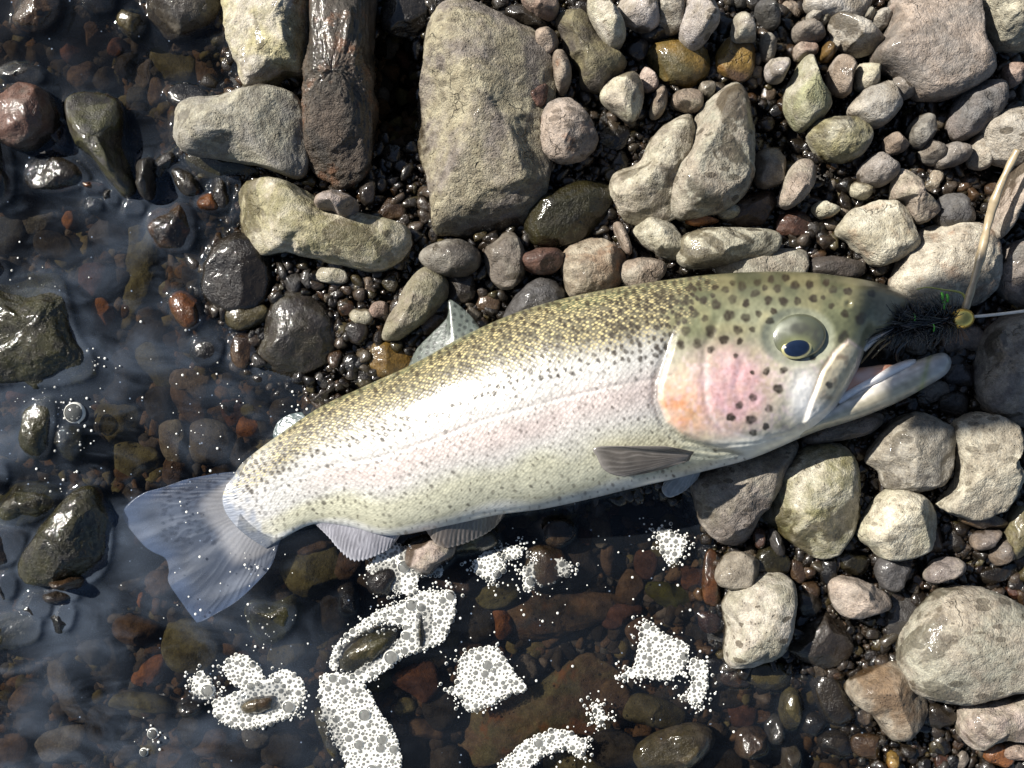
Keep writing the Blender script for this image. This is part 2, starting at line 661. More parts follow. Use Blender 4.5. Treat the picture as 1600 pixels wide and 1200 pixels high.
def zone(x, y):
    if x < 430 and y < 400:
        return 'in the shallow water near the green column stone'
    if x < 560 and y < 740 and in_water(x, y):
        return 'in the shallow water behind the trout\'s back'
    if x < 450:
        return 'in the water around the trout\'s tail fin'
    if x < 1125 and y > 790:
        return 'in the pool below the trout\'s belly'
    if y > 640:
        return 'on the wet gravel below the trout\'s jaw'
    if x > 1370 and y > 430:
        return 'beside the trout\'s open mouth'
    if x > 1000:
        return 'on the bank above the trout\'s head'
    return 'on the bank above the trout\'s back'


LANDMARKS = [(410, 60, 'the pale yellow boulder'), (530, 140, 'the long dark rough stone'), (380, 205, 'the grey block'), (490, 350, 'the lichen-crusted oblong stone'),
             (150, 220, 'the green column stone'), (40, 185, 'the reddish brown angular stone'), (370, 430, 'the dark shiny oval stone'),
             (470, 525, 'the dark grey triangular boulder'), (60, 515, 'the big algae-covered boulder'), (66, 670, 'the single big bubble'),
             (110, 840, 'the black triangular boulder'), (310, 860, "the trout's tail fin"), (750, 195, 'the largest boulder'), (888, 205, 'the rounded mauve stone'),
             (1110, 240, 'the large teardrop stone'), (1010, 270, 'the two-lobed cream stone'), (890, 335, 'the dark green-black stone'), (700, 500, 'the dorsal fin'),
             (1450, 75, 'the big brown slab'), (1262, 150, 'the pointed green-cream stone'), (1310, 220, 'the olive egg-shaped stone'), (1425, 305, 'the bone-shaped stone'),
             (1570, 215, 'the pale splash-striped stone'), (1370, 360, 'the flat tan angular slab'), (1475, 410, 'the large pale yellow stone'), (1135, 385, 'the cream oblong stone'),
             (940, 85, 'the long olive-brown stone'), (1058, 98, 'the olive-yellow wet stone'), (1460, 550, "the trout's open mouth"), (1420, 705, 'the knuckle-shaped stone'),
             (1535, 725, 'the double-bump stone'), (1400, 820, 'the cream pointed stone'), (1265, 780, 'the olive-green boulder'), (1150, 770, 'the grey wedge stone'),
             (1500, 1005, 'the largest pale round stone'), (1185, 960, 'the cream-green stone'), (1345, 935, 'the tan flat-faceted stone'), (1385, 1085, 'the brown heart-shaped stone'),
             (1235, 1107, 'the olive wet oval stone'), (850, 1100, 'the rusty slab'), (880, 960, 'the dark brown slab'), (575, 1010, 'the log-like stone'),
             (410, 1093, 'the boat-like stone'), (425, 965, 'the froth-rimmed dark green stone'), (1040, 1010, 'the pointed foam patch'), (755, 1060, 'the star-shaped foam'),
             (240, 1150, 'the two lone bubbles'), (550, 1150, 'the long foam tongue'), (293, 485, 'the brown cup-shaped stone'), (440, 660, 'the adipose fin'),
             (285, 20, 'the large dark grey stone in water'), (560, 850, 'the anal fin'), (730, 830, 'the ventral fin'), (1060, 760, 'the far pectoral fin')]
WORD = dict(tan='tan', cream='cream', grey='grey', greengrey='green-grey', purple='purplish brown', brown='brown',
            dark='dark grey', slate='slate grey', olive='olive', moss='algae-dark', orange='orange', red='reddish',
            yellow='amber', pale='pale grey', black='black', pink='pinkish')


def stone(label, shape, top, colr, wet=0.0, hz=None, moss=0.0, drops=0.0, rust=0.0, facets=5, lump=0.055, box=0.88,
          rough=0.0, tint=None, name=None, res=None):
    """top = height of its top above the water (mm)"""
    if isinstance(shape, tuple):
        pts = ell(*shape)
    else:
        pts = np.asarray(shape, float)
    ctr = pts.mean(0)
    ext = pts.max(0) - pts.min(0)
    rmean = math.sqrt(ext[0] * ext[1]) / 2 * K
    g = float(ground(*ctr))
    top = top * 0.001
    if hz is None:
        hz = min(0.62 * rmean, 0.028)
    else:
        hz = hz * 0.001
    if top > 0.014 and wet < 0.65 and rmean > 0.007:      # dry stones stand well clear of the gravel
        top += 0.006
        hz *= 1.22
    if top - 2 * hz > g - 0.001:          # never floats above the gravel
        hz = (top - g + 0.002) / 2
    zc = top - hz
    count[0] += 1
    seed = int(ctr[0] * 31 + ctr[1] * 17) + 5
    big = rmean / K
    if res is None:
        res = (190, 84) if big > 70 else (120, 54) if big > 38 else (64, 28) if big > 22 else (36, 16)
    v, F, c, tab = stone_geometry(pts, zc, hz, res[0], res[1], seed, facets, lump, box, rough)
    me = bpy.data.meshes.new('river_stone')
    me.from_pydata(v.tolist(), [], F)
    me.polygons.foreach_set('use_smooth', np.ones(len(me.polygons), bool))
    me.materials.append(MAT_STONE)
    nm = name or ('river_stone' if big > 30 else 'pebble')
    o = link(nm, me, loc=P(c[0], c[1], zc))
    b = PAL[colr]
    j = random.Random(seed)
    k = j.uniform(0.88, 1.12)
    o.color = (b[0] * k, b[1] * k * j.uniform(0.97, 1.03), b[2] * k * j.uniform(0.93, 1.07), wet)
    t2 = PAL[tint] if tint in PAL else (tint or TINT[colr])
    o['tint'] = [float(t2[0]), float(t2[1]), float(t2[2])]
    o['moss'] = float(moss)
    o['drops'] = float(drops)
    o['rust'] = float(rust)
    o['damp'] = float(j.choice([0.0, 0.35, 0.7, 0.85])) if wet < 0.5 else 0.0
    o['rough'] = 0.35 if rough else 0.0
    cat = 'stone' if big > 30 else 'pebble'
    if label:
        tag(o, label, cat)
    else:
        size = 'small' if big < 17 else 'medium' if big < 30 else 'large'
        st = 'submerged' if zc + hz < 0.0005 else 'wet' if wet > 0.5 else 'dry'
        lm = min(LANDMARKS, key=lambda q: (q[0] - ctr[0]) ** 2 + (q[1] - ctr[1]) ** 2)[2]
        lab = f'{size} {st} {WORD[colr]} {cat} near {lm}'
        tag(o, lab, cat, lab.replace(cat, cat + 's'))
    RASTER.append((c[0], c[1], tab[0], tab[1], zc, hz, box))
    x0, y0 = np.maximum(pts.min(0).astype(int) + 50, 0)
    x1, y1 = pts.max(0).astype(int) + 51
    x1 = min(x1, 1700)
    y1 = min(y1, 1300)
    if x1 > x0 and y1 > y0:
        XX, YY = np.meshgrid(np.arange(x0, x1), np.arange(y0, y1), indexing='ij')
        OCC[x0:x1, y0:y1] |= inside(XX - 50.0, YY - 50.0, pts)
    return o


S = stone
# ---- upper left: bank stones beside the water
S('pale yellow boulder with dark wet flank standing in the water edge', [(362, -60), (357, 57), (372, 111), (385, 140), (415, 138), (449, 122), (479, 114), (488, 61), (497, 0), (500, -60)], 34, 'cream', 0.0, tint=(0.40, 0.365, 0.22), moss=0.25, facets=4, lump=0.07, hz=26)
S('long dark rough stone with rusty patch and pale dry end', [(498, -40), (580, -40), (583, 60), (588, 150), (585, 230), (575, 268), (545, 287), (510, 282), (482, 255), (476, 200), (480, 120), (489, 60)], 40, 'dark', 0.45, tint=(0.13, 0.10, 0.075), rust=0.45, facets=2, lump=0.09, rough=0.35, hz=28, box=0.84)
S('grey block with greenish end lying between column stone and long dark stone', [(281, 172), (300, 157), (345, 150), (385, 142), (420, 135), (455, 146), (470, 165), (478, 200), (481, 262), (465, 279), (430, 268), (390, 255), (330, 246), (293, 240), (276, 215), (277, 188)], 36, 'grey', 0.0, tint='greengrey', facets=5, lump=0.04, box=0.8, hz=20)
S('pale lichen-crusted oblong stone with dark pits below the grey block', [(364, 335), (370, 300), (395, 285), (430, 281), (480, 299), (530, 325), (590, 340), (635, 355), (642, 385), (622, 415), (585, 426), (540, 415), (500, 408), (450, 395), (400, 398), (372, 370)], 32, 'cream', 0.0, tint=(0.27, 0.245, 0.15), moss=0.3, facets=3, lump=0.06, hz=22, box=0.84)
S('small dark wedge stone lying on the lichen-crusted oblong stone', [(494, 315), (505, 303), (530, 300), (556, 312), (560, 328), (545, 342), (520, 333), (500, 328)], 42, 'purple', 0.1, facets=3, hz=8)
S('upright dark column stone with green algae standing in the water', [(106, 168), (115, 152), (150, 147), (185, 155), (196, 180), (195, 215), (206, 260), (217, 298), (200, 311), (165, 287), (135, 247), (114, 207)], 22, 'dark', 0.75, tint='slate', moss=0.7, facets=3, hz=20)
S('reddish brown angular stone standing in water beside the column stone', [(0, 147), (35, 131), (70, 140), (88, 165), (93, 195), (80, 217), (45, 237), (15, 229), (-14, 210), (-14, 155)], 22, 'purple', 0.6, tint='red', facets=6, lump=0.04, hz=18)
S('black shiny rounded stone in water below the column stone', (93, 276, 50, 29, 5), 10, 'dark', 1.0, facets=1)
S(None, (4, 275, 25, 58, 0), 9, 'dark', 1.0, facets=1)
S('small bright grey shiny pebble against the column stone', (232, 280, 15, 33, 0), 17, 'slate', 0.9, facets=1)
S('large dark grey wet stone breaking the water beside the pale yellow boulder', [(229, 0), (232, 30), (250, 52), (272, 64), (310, 55), (345, 35), (352, 0), (350, -40), (240, -40)], 16, 'slate', 0.85, tint='grey', facets=4, hz=20)
S(None, (212, 40, 24, 23, 20), 7, 'olive', 1.0, facets=1)
S('brown wet stone at the water surface with a bright side', (64, 18, 36, 40, 20), 9, 'brown', 1.0, facets=3)
S(None, (160, 2, 31, 24, 10), 6, 'dark', 1.0)
S(None, (42, 118, 38, 19, 5), 6, 'slate', 1.0)
S('dark brown round stone half sunk beside the grey block', (298, 157, 34, 24, 20), 5, 'dark', 1.0, facets=1)
S(None, (350, 262, 62, 20, 10), 8, 'moss', 1.0, moss=0.5)
S('dark round stone with brown half ringed by water', (272, 356, 40, 40, 0), 8, 'brown', 1.0, tint='black', rust=0.3, facets=3)
S('bright orange wet pebble at the water edge', (328, 318, 19, 16, 10), 7, 'orange', 0.8, facets=3)
S(None, (150, 295, 19, 11, 0), 5, 'orange', 1.0)
S(None, (97, 210, 14, 26, -15), 7, 'red', 0.9)
S(None, (150, 322, 17, 13, 0), 4, 'black', 1.0)
S(None, (212, 325, 21, 18, 0), 4, 'dark', 1.0)
S(None, (255, 262, 14, 28, 45), 8, 'dark', 1.0)
S(None, (292, 285, 16, 30, -35), 8, 'dark', 1.0)
S(None, (180, 310, 12, 14, 0), 5, 'slate', 1.0)
S(None, (345, 305, 16, 30, -10), 6, 'dark', 1.0)
# ---- left: stones in the water
S('dark shiny oval stone at the waterline below the lichen-crusted stone', [(319, 458), (321, 412), (345, 376), (380, 363), (420, 378), (428, 430), (412, 480), (380, 492), (345, 487)], 15, 'dark', 1.0, facets=2, hz=15)
S('olive wet stone tucked under the dark shiny oval stone', (385, 492, 34, 24, -10), 9, 'olive', 1.0, facets=1)
S('dark grey triangular boulder with bright wet facets near the dorsal fin', [(400, 558), (420, 490), (440, 460), (478, 453), (512, 475), (537, 520), (532, 556), (490, 582), (442, 602), (414, 590)], 17, 'slate', 0.85, tint='dark', moss=0.2, facets=5, hz=20)
S('small brown cup-shaped stone with pale rim in the water', (293, 485, 24, 32, -30), 7, 'orange', 0.9, tint='brown', facets=2)
S(None, (325, 548, 29, 25, 0), 4, 'black', 1.0, facets=0)
S(None, (380, 548, 20, 29, 0), 6, 'brown', 1.0, facets=1)
S('big algae-covered dark boulder breaking the water', [(-40, 425), (20, 432), (70, 423), (100, 435), (115, 475), (127, 520), (152, 562), (145, 592), (90, 607), (40, 601), (-40, 590)], 14, 'moss', 1.0, moss=0.9, facets=4, lump=0.09, rough=0.15, hz=20)
S(None, (-2, 424, 23, 19, 0), 9, 'black', 1.0)
S('algae-dark oval stone poking through the water beside a big bubble', (66, 670, 28, 50, 8), 9, 'moss', 1.0, moss=0.6, facets=1)
S(None, (114, 690, 24, 28, 0), 5, 'moss', 1.0, moss=0.6)
S('algae-dark flat stone against the black triangular stone', (45, 786, 58, 32, -8), 9, 'moss', 1.0, moss=0.8, lump=0.08)
S('black triangular algae-flecked boulder beside the tail fin', [(34, 892), (50, 850), (108, 777), (150, 758), (171, 790), (179, 840), (167, 892), (130, 914), (60, 912)], 20, 'moss', 1.0, moss=0.7, tint='black', facets=4, lump=0.06, rough=0.1, hz=22)
S(None, (2, 745, 19, 26, 0), 6, 'dark', 1.0)
S(None, (6, 852, 40, 36, 0), 7, 'dark', 1.0)
S(None, (14, 914, 19, 24, 0), 5, 'slate', 1.0)
S(None, (22, 985, 62, 30, -8), 5, 'moss', 1.0, moss=0.5)
S(None, (105, 962, 17, 27, 10), 6, 'black', 1.0)
S(None, (112, 906, 31, 13, 0), 16, 'brown', 1.0)
S(None, (102, 928, 30, 13, 0), 8, 'dark', 1.0)
S(None, (60, 945, 30, 22, 0), 5, 'dark', 1.0)
# submerged stones seen through the water
for a in [(148, 436, 24, 28, 0, 'red'), (160, 492, 18, 27, 0, 'orange'), (225, 425, 32, 70, 10, 'olive'), (235, 520, 40, 26, -40, 'dark'),
          (250, 575, 25, 50, -35, 'olive'), (300, 600, 34, 24, 20, 'purple'), (250, 630, 24, 28, 0, 'dark'), (295, 625, 22, 40, -30, 'brown'),
          (272, 690, 22, 36, -15, 'tan'), (275, 735, 22, 24, 0, 'brown'), (330, 690, 38, 34, 0, 'grey'), (365, 640, 18, 26, 0, 'red'),
          (388, 668, 20, 16, 20, 'orange'), (400, 625, 26, 22, 0, 'dark'), (190, 590, 30, 40, 10, 'dark'), (185, 660, 34, 40, 0, 'olive'),
          (215, 720, 40, 30, 15, 'olive'), (150, 700, 24, 26, 0, 'dark'), (120, 30, 24, 20, 0, 'purple'), (145, 55, 16, 20, 0, 'brown'),
          (130, 118, 24, 22, 10, 'brown'), (165, 125, 20, 20, 0, 'dark'), (200, 100, 18, 24, 20, 'dark'), (225, 115, 16, 24, 0, 'purple'),
          (185, 75, 16, 14, -40, 'red'), (275, 100, 40, 32, 10, 'olive'), (325, 110, 28, 22, 0, 'brown'), (245, 145, 14, 22, 0, 'brown'),
          (215, 150, 18, 14, 0, 'slate'), (60, 345, 30, 20, -15, 'grey'), (110, 345, 12, 14, 0, 'orange'), (85, 385, 34, 22, 20, 'dark'),
          (170, 365, 30, 22, 20, 'slate'), (215, 370, 16, 20, 0, 'olive'), (20, 365, 26, 30, 0, 'slate'), (345, 352, 18, 12, -30, 'brown'),
          (235, 1048, 34, 16, -40, 'orange'), (222, 935, 7, 14, 0, 'orange'), (255, 910, 28, 22, 0, 'brown'), (200, 900, 30, 26, 0, 'grey'),
          (300, 1010, 50, 40, 20, 'olive'), (215, 985, 38, 24, 10, 'brown'), (175, 1040, 18, 44, -10, 'dark'), (220, 1098, 50, 16, 5, 'olive'),
          (110, 1080, 24, 55, -25, 'grey'), (40, 1090, 26, 20, -30, 'brown'), (45, 1130, 18, 26, 0, 'dark'), (100, 1160, 46, 24, -15, 'grey'),
          (20, 1170, 30, 24, 0, 'brown'), (160, 1130, 26, 30, 20, 'dark'), (330, 1160, 30, 22, 0, 'brown'), (370, 1180, 36, 22, 10, 'dark'),
          (445, 1170, 34, 28, 0, 'dark'), (300, 1140, 22, 26, 0, 'dark'), (270, 1185, 26, 20, 0, 'brown'), (490, 890, 50, 40, -25, 'olive'),
          (450, 1020, 36, 22, -20, 'olive'), (520, 960, 22, 30, 0, 'dark'), (400, 1150, 22, 18, 0, 'grey'), (180, 800, 26, 22, 0, 'dark')]:
    S(None, a[:5], -7 - (a[0] * 13 + a[1]) % 6, a[5], 1.0, facets=3)
# ---- top centre
S('largest boulder, flat grey-brown with yellow-green lichen and wet left rim', [(688, 22), (705, 10), (730, 10), (765, 20), (812, 45), (850, 72), (868, 110), (866, 160), (866, 230), (856, 300), (832, 340), (790, 360), (740, 373), (700, 374), (677, 365), (671, 310), (655, 240), (649, 180), (659, 120), (667, 60)], 40, 'purple', 0.0, tint=(0.31, 0.28, 0.195), drops=0.6, facets=5, lump=0.05, hz=32, box=0.8, rough=0.05)
S('rounded mauve stone with an orange spot resting against the largest boulder', [(843, 199), (854, 166), (881, 153), (908, 169), (928, 199), (933, 223), (918, 244), (888, 256), (860, 249), (846, 229)], 34, 'purple', 0.0, tint='pink', drops=0.7, rust=0.35, facets=1, hz=14)
S('dark green-black wet stone with sparkling rough face', [(819, 346), (834, 307), (867, 297), (918, 282), (953, 293), (957, 320), (928, 368), (895, 382), (844, 387), (826, 373)], 24, 'moss', 0.95, moss=0.35, facets=4, rough=0.15, hz=18)
S('small mauve knob of stone beside the largest boulder', (853, 67, 20, 23, 10), 26, 'purple', 0.0, facets=3)
S('slender tan finger-shaped pebble beside the largest boulder', (877, 113, 15, 33, -8), 26, 'tan', 0.1, rust=0.5, facets=2)
S('dark red shard wedged between the largest boulder and mauve stone', (840, 155, 16, 24, 15), 28, 'red', 0.3, facets=4)
S('long olive-brown stone with a pale nose', [(866, 32), (880, 22), (911, 20), (940, 67), (979, 97), (957, 127), (939, 146), (908, 136), (904, 111), (884, 83), (876, 54)], 27, 'olive', 0.3, tint='dark', facets=3, hz=16)
S('pale spotted oblong stone leaning on the olive-brown stone', [(917, 3), (933, -8), (955, 5), (976, 47), (973, 69), (957, 77), (941, 61), (921, 28)], 38, 'cream', 0.0, drops=1.0, facets=2, hz=12)
S(None, (845, 5, 31, 19, 25), 28, 'pink', 0.0)
S(None, (825, 25, 34, 15, 15), 18, 'dark', 0.9)
S('pale faceted stone with a ridge and dark drops above the two-lobed stone', [(937, 152), (952, 128), (989, 115), (1003, 135), (1005, 162), (989, 192), (965, 178)], 34, 'cream', 0.0, tint='tan', drops=0.9, facets=6, lump=0.03, hz=14)
S('olive-yellow wet stone with glossy top', [(1009, 95), (1020, 70), (1050, 62), (1095, 72), (1108, 95), (1104, 122), (1070, 138), (1030, 125)], 22, 'olive', 0.8, tint='yellow', moss=0.3, facets=1, hz=14)
S(None, (1000, 16, 34, 32, 20), 30, 'pale', 0.0, facets=3)
S(None, (1048, 20, 22, 34, 0), 30, 'pale', 0.0, facets=3)
S(None, (1013, 126, 14, 19, -10), 26, 'pink', 0.0)
S(None, (1030, 160, 12, 28, 18), 22, 'tan', 0.2)
S(None, (998, 76, 16, 20, 30), 16, 'slate', 0.8)
S(None, (1023, 54, 26, 10, 0), 22, 'slate', 0.8)
S(None, (960, 215, 26, 20, 0), 12, 'black', 1.0)
S('two-lobed cream stone with dark green foot', [(952, 298), (962, 270), (996, 256), (1019, 216), (1050, 188), (1082, 180), (1088, 230), (1062, 300), (1052, 342), (1010, 352), (985, 346), (961, 321)], 30, 'cream', 0.0, tint='tan', moss=0.15, drops=0.4, facets=3, lump=0.08, hz=18)
S('large teardrop grey-green stone splashed with dark drops', [(1142, 131), (1163, 146), (1172, 180), (1176, 218), (1172, 287), (1145, 323), (1104, 339), (1062, 343), (1045, 319), (1049, 277), (1067, 220), (1098, 165)], 42, 'greengrey', 0.0, tint='tan', drops=0.9, facets=3, lump=0.045, hz=24, box=0.84)
S('pale green-grey angular stone at the end of the cream oblong stone', [(990, 362), (1009, 343), (1040, 342), (1058, 360), (1070, 390), (1060, 405), (1036, 402), (1006, 383)], 26, 'greengrey', 0.0, tint='cream', facets=5, drops=0.6, hz=14)
S('cream flattened oblong stone with dark splashes just above the trout', [(1055, 397), (1064, 371), (1100, 358), (1160, 357), (1210, 364), (1216, 385), (1200, 403), (1150, 413), (1090, 419), (1064, 413)], 32, 'cream', 0.0, tint='greengrey', drops=1.0, facets=2, hz=16, box=0.84)
S('dark grey mottled stone right above the dorsal fin', [(654, 402), (680, 380), (720, 375), (749, 393), (747, 420), (720, 433), (680, 427)], 26, 'dark', 0.3, tint='grey', drops=0.5, facets=2, hz=15)
S('grey stone with a white shining tip above the trout', [(756, 398), (772, 370), (792, 357), (815, 380), (822, 420), (802, 452), (770, 442)], 24, 'grey', 0.4, facets=5, hz=16)
S('reddish brown rounded pebble between grey and tan stones above the trout', (848, 408, 34, 21, 0), 24, 'red', 0.4, facets=1)
S('tan brown stone with orange stain touching the trout\'s back', [(876, 402), (903, 374), (945, 374), (976, 400), (971, 440), (940, 462), (895, 467), (879, 441)], 25, 'tan', 0.0, tint='brown', drops=0.5, rust=0.35, facets=3, hz=16)
S('small tan stone touching the trout behind its head', (1003, 427, 36, 25, 0), 24, 'tan', 0.0, drops=0.6, facets=2)
S('dark smooth stone half shaded against the trout\'s back', [(786, 505), (808, 457), (840, 435), (870, 440), (884, 470), (850, 500)], 20, 'slate', 0.5, facets=2, hz=16)
S('olive-grey leaf-shaped stone with dark lower half near the dorsal fin', [(598, 528), (610, 490), (640, 440), (670, 416), (700, 435), (697, 470), (662, 507), (625, 532)], 22, 'greengrey', 0.15, moss=0.3, facets=3, hz=18)
S(None, (690, 478, 18, 17, 0), 13, 'dark', 0.8)
S(None, (675, 505, 22, 15, -30), 12, 'brown', 0.6)
S('amber-stained wet stone behind the dorsal fin', (610, 562, 38, 30, 10), 10, 'olive', 1.0, tint='yellow', rust=0.3, facets=3)
S(None, (520, 430, 26, 14, 10), 14, 'cream', 0.2)
S(None, (565, 495, 20, 13, 10), 12, 'cream', 0.2)
S(None, (720, 450, 22, 28, 10), 14, 'dark', 0.8)
S(None, (632, 18, 36, 40, 0), 14, 'slate', 1.0)
S(None, (612, 330, 26, 22, 10), 8, 'brown', 1.0)
S(None, (575, 300, 14, 22, 0), 14, 'dark', 0.9)
S('short dry tan stick-like pebble above the trout', (973, 372, 8, 30, -25), 20, 'pink', 0.0, facets=0)
# ---- top right
S('pale grey oval stone with dark drop marks leaning at the top bank', [(1062, 58), (1067, 15), (1085, -12), (1110, -8), (1123, 25), (1115, 50), (1085, 78)], 36, 'pale', 0.0, drops=0.9, facets=3, hz=14)
S('smooth cream egg-shaped pebble on the bank', [(1144, 50), (1147, 28), (1160, 24), (1178, 45), (1182, 62), (1160, 67), (1146, 64)], 32, 'pale', 0.0, tint='cream', facets=1)
S(None, (1200, 21, 14, 26, -35), 26, 'slate', 0.4)
S('orange-brown wet stone with a curled mark', (1150, 92, 32, 34, 0), 20, 'brown', 0.7, tint='yellow', rust=0.4, facets=2)
S(None, (1200, 74, 12, 20, -10), 26, 'grey', 0.1)
S(None, (1214, 110, 18, 18, 0), 26, 'pale', 0.0, facets=4)
S(None, (1265, 50, 28, 16, -5), 26, 'grey', 0.0)
S(None, (1257, 80, 20, 14, -25), 24, 'pink', 0.1)
S('tiny glossy amber pebble', (1291, 83, 11, 15, 15), 26, 'yellow', 0.6, facets=1)
S(None, (1303, 70, 9, 12, 0), 26, 'pale', 0.0)
S('pitted pale oblong stone beside the big brown slab', [(1296, 36), (1305, 24), (1345, 35), (1377, 58), (1373, 76), (1340, 87), (1308, 66)], 32, 'tan', 0.0, tint='pale', facets=3, hz=14)
S('big flat brown slab stone with reddish rim on the bank', [(1364, 91), (1384, 57), (1396, 20), (1404, -12), (1509, -12), (1526, 20), (1530, 67), (1546, 98), (1540, 125), (1499, 149), (1448, 155), (1424, 139), (1409, 124)], 44, 'purple', 0.0, tint='pink', facets=3, lump=0.03, hz=20, box=0.7)
S('pale green-white boulder beside the big brown slab', [(1520, -14), (1531, 22), (1545, 50), (1560, 70), (1590, 76), (1625, 62), (1625, -14)], 42, 'cream', 0.0, tint='greengrey', facets=3, hz=22)
S(None, (1310, 8, 52, 24, 10), 30, 'pale', 0.0, tint='tan')
S('pointed green-cream stone like a small peak', [(1259, 88), (1276, 108), (1293, 145), (1294, 172), (1276, 191), (1252, 204), (1232, 180), (1226, 148), (1240, 115)], 34, 'cream', 0.0, tint=(0.28, 0.28, 0.17), moss=0.3, facets=6, lump=0.03, hz=20)
S(None, [(1293, 118), (1305, 91), (1322, 91), (1335, 110), (1333, 140), (1318, 151), (1299, 140)], 30, 'tan', 0.0)
S(None, (1357, 120, 20, 23, 0), 28, 'cream', 0.0, facets=4)
S('white-grey faceted stone with a notch below the big brown slab', [(1325, 173), (1350, 140), (1386, 129), (1401, 150), (1405, 170), (1380, 197), (1360, 198), (1340, 186)], 34, 'pale', 0.0, facets=7, lump=0.03, hz=14)
S(None, (1405, 140, 21, 15, 20), 26, 'grey', 0.2)
S('smooth olive egg-shaped stone with a curved crease', [(1264, 206), (1275, 191), (1310, 185), (1342, 190), (1358, 205), (1356, 230), (1335, 250), (1300, 252), (1279, 239), (1267, 222)], 32, 'olive', 0.0, tint='greengrey', facets=1, hz=18)
S('purplish brown rounded stone under the big brown slab', [(1484, 190), (1495, 155), (1530, 130), (1562, 127), (1568, 150), (1556, 186), (1520, 213), (1495, 219), (1485, 205)], 32, 'purple', 0.0, tint='slate', drops=0.4, facets=2, hz=16)
S('pale round stone striped with dark wet splashes', [(1532, 206), (1545, 185), (1580, 170), (1620, 180), (1620, 252), (1575, 259), (1545, 246)], 36, 'pale', 0.0, drops=1.0, facets=1, hz=16)
S(None, (1530, 240, 18, 26, 0), 24, 'tan', 0.0)
S(None, [(1419, 205), (1430, 184), (1450, 179), (1459, 200), (1456, 221), (1438, 232), (1423, 222)], 26, 'slate', 0.0, tint='grey')
S(None, (1372, 267, 31, 24, -30), 28, 'grey', 0.0, facets=1)
S(None, (1346, 297, 17, 14, 20), 24, 'cream', 0.0)
S(None, (1457, 237, 17, 21, 20), 24, 'grey', 0.2)
S(None, (1487, 243, 26, 18, -20), 26, 'grey', 0.2, facets=1)
S(None, (1398, 225, 17, 18, 0), 24, 'purple', 0.2)
S('knobbly tan bone-shaped stone', [(1393, 290), (1405, 264), (1431, 274), (1446, 300), (1464, 325), (1461, 336), (1440, 348), (1425, 337), (1413, 315), (1396, 311)], 32, 'tan', 0.0, tint='pink', facets=3, lump=0.09, hz=14)
S('dark slate stone with a curved edge beside the bone-shaped stone', (1488, 332, 31, 29, 0), 22, 'slate', 0.1, facets=2)
S('tan pink ridged stone right of the teardrop stone', [(1217, 311), (1230, 270), (1250, 250), (1273, 257), (1275, 280), (1256, 310), (1236, 326), (1221, 323)], 28, 'tan', 0.0, tint='pink', facets=5, hz=14)
S(None, (1290, 327, 20, 14, -5), 24, 'cream', 0.0, rust=0.5, facets=3)
S('flat tan angular slab above the snout', [(1306, 359), (1340, 324), (1390, 314), (1417, 330), (1427, 355), (1432, 385), (1410, 402), (1372, 417), (1350, 401), (1328, 380)], 30, 'tan', 0.0, tint='cream', rust=0.2, facets=3, hz=14, box=0.78)
S('large pale yellow rounded stone half in shadow behind the fly', [(1392, 446), (1405, 400), (1431, 364), (1475, 348), (1532, 353), (1553, 385), (1556, 440), (1532, 472), (1480, 480), (1418, 476)], 30, 'cream', 0.0, tint='tan', rust=0.25, facets=2, hz=18, box=0.82)
S('slender finger-long tan stone beside the dry stem', [(1550, 366), (1558, 330), (1575, 287), (1590, 257), (1607, 246), (1612, 275), (1588, 316), (1569, 361), (1558, 374)], 36, 'tan', 0.0, tint='pink', facets=1, hz=10)
S(None, (1203, 264, 28, 30, 0), 16, 'brown', 0.4, tint='tan')
S('small orange pebble under the teardrop stone', (1097, 344, 26, 9, -3), 22, 'orange', 0.3)
S(None, (1138, 332, 18, 10, -15), 26, 'cream', 0.0)
S('grey flat stone partly hidden behind the trout\'s nape', [(1117, 425), (1125, 405), (1160, 400), (1215, 390), (1255, 392), (1262, 420), (1240, 440), (1150, 445)], 22, 'grey', 0.0, tint='tan', facets=3, hz=14)
S(None, (1240, 350, 28, 22, 0), 14, 'red', 0.7)
S(None, (1168, 330, 46, 28, -20), 14, 'brown', 0.6)
S(None, (1075, 158, 26, 17, 10), 22, 'tan', 0.1)
S(None, (1104, 142, 13, 15, 0), 22, 'pale', 0.2)
S(None, (1271, 26, 10, 11, 0), 28, 'pale', 0.0)
S(None, (1288, 26, 9, 14, 0), 28, 'pale', 0.0)
S(None, (1350, 28, 14, 13, 0), 28, 'grey', 0.0)
S(None, (1376, 32, 18, 14, -30), 30, 'pale', 0.0)
S(None, (1398, 15, 20, 10, -30), 30, 'pink', 0.0)
S(None, (1582, 117, 15, 19, 0), 26, 'pink', 0.0)
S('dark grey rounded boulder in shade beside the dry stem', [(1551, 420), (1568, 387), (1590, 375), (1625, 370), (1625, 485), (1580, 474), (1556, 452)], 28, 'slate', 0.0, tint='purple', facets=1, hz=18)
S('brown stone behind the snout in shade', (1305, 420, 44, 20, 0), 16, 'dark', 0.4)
S('big dark slate boulder in shade facing the trout\'s mouth', [(1525, 592), (1534, 530), (1560, 500), (1590, 488), (1630, 480), (1630, 655), (1560, 652), (1534, 632)], 32, 'slate', 0.0, tint='grey', facets=1, hz=20, box=0.84)
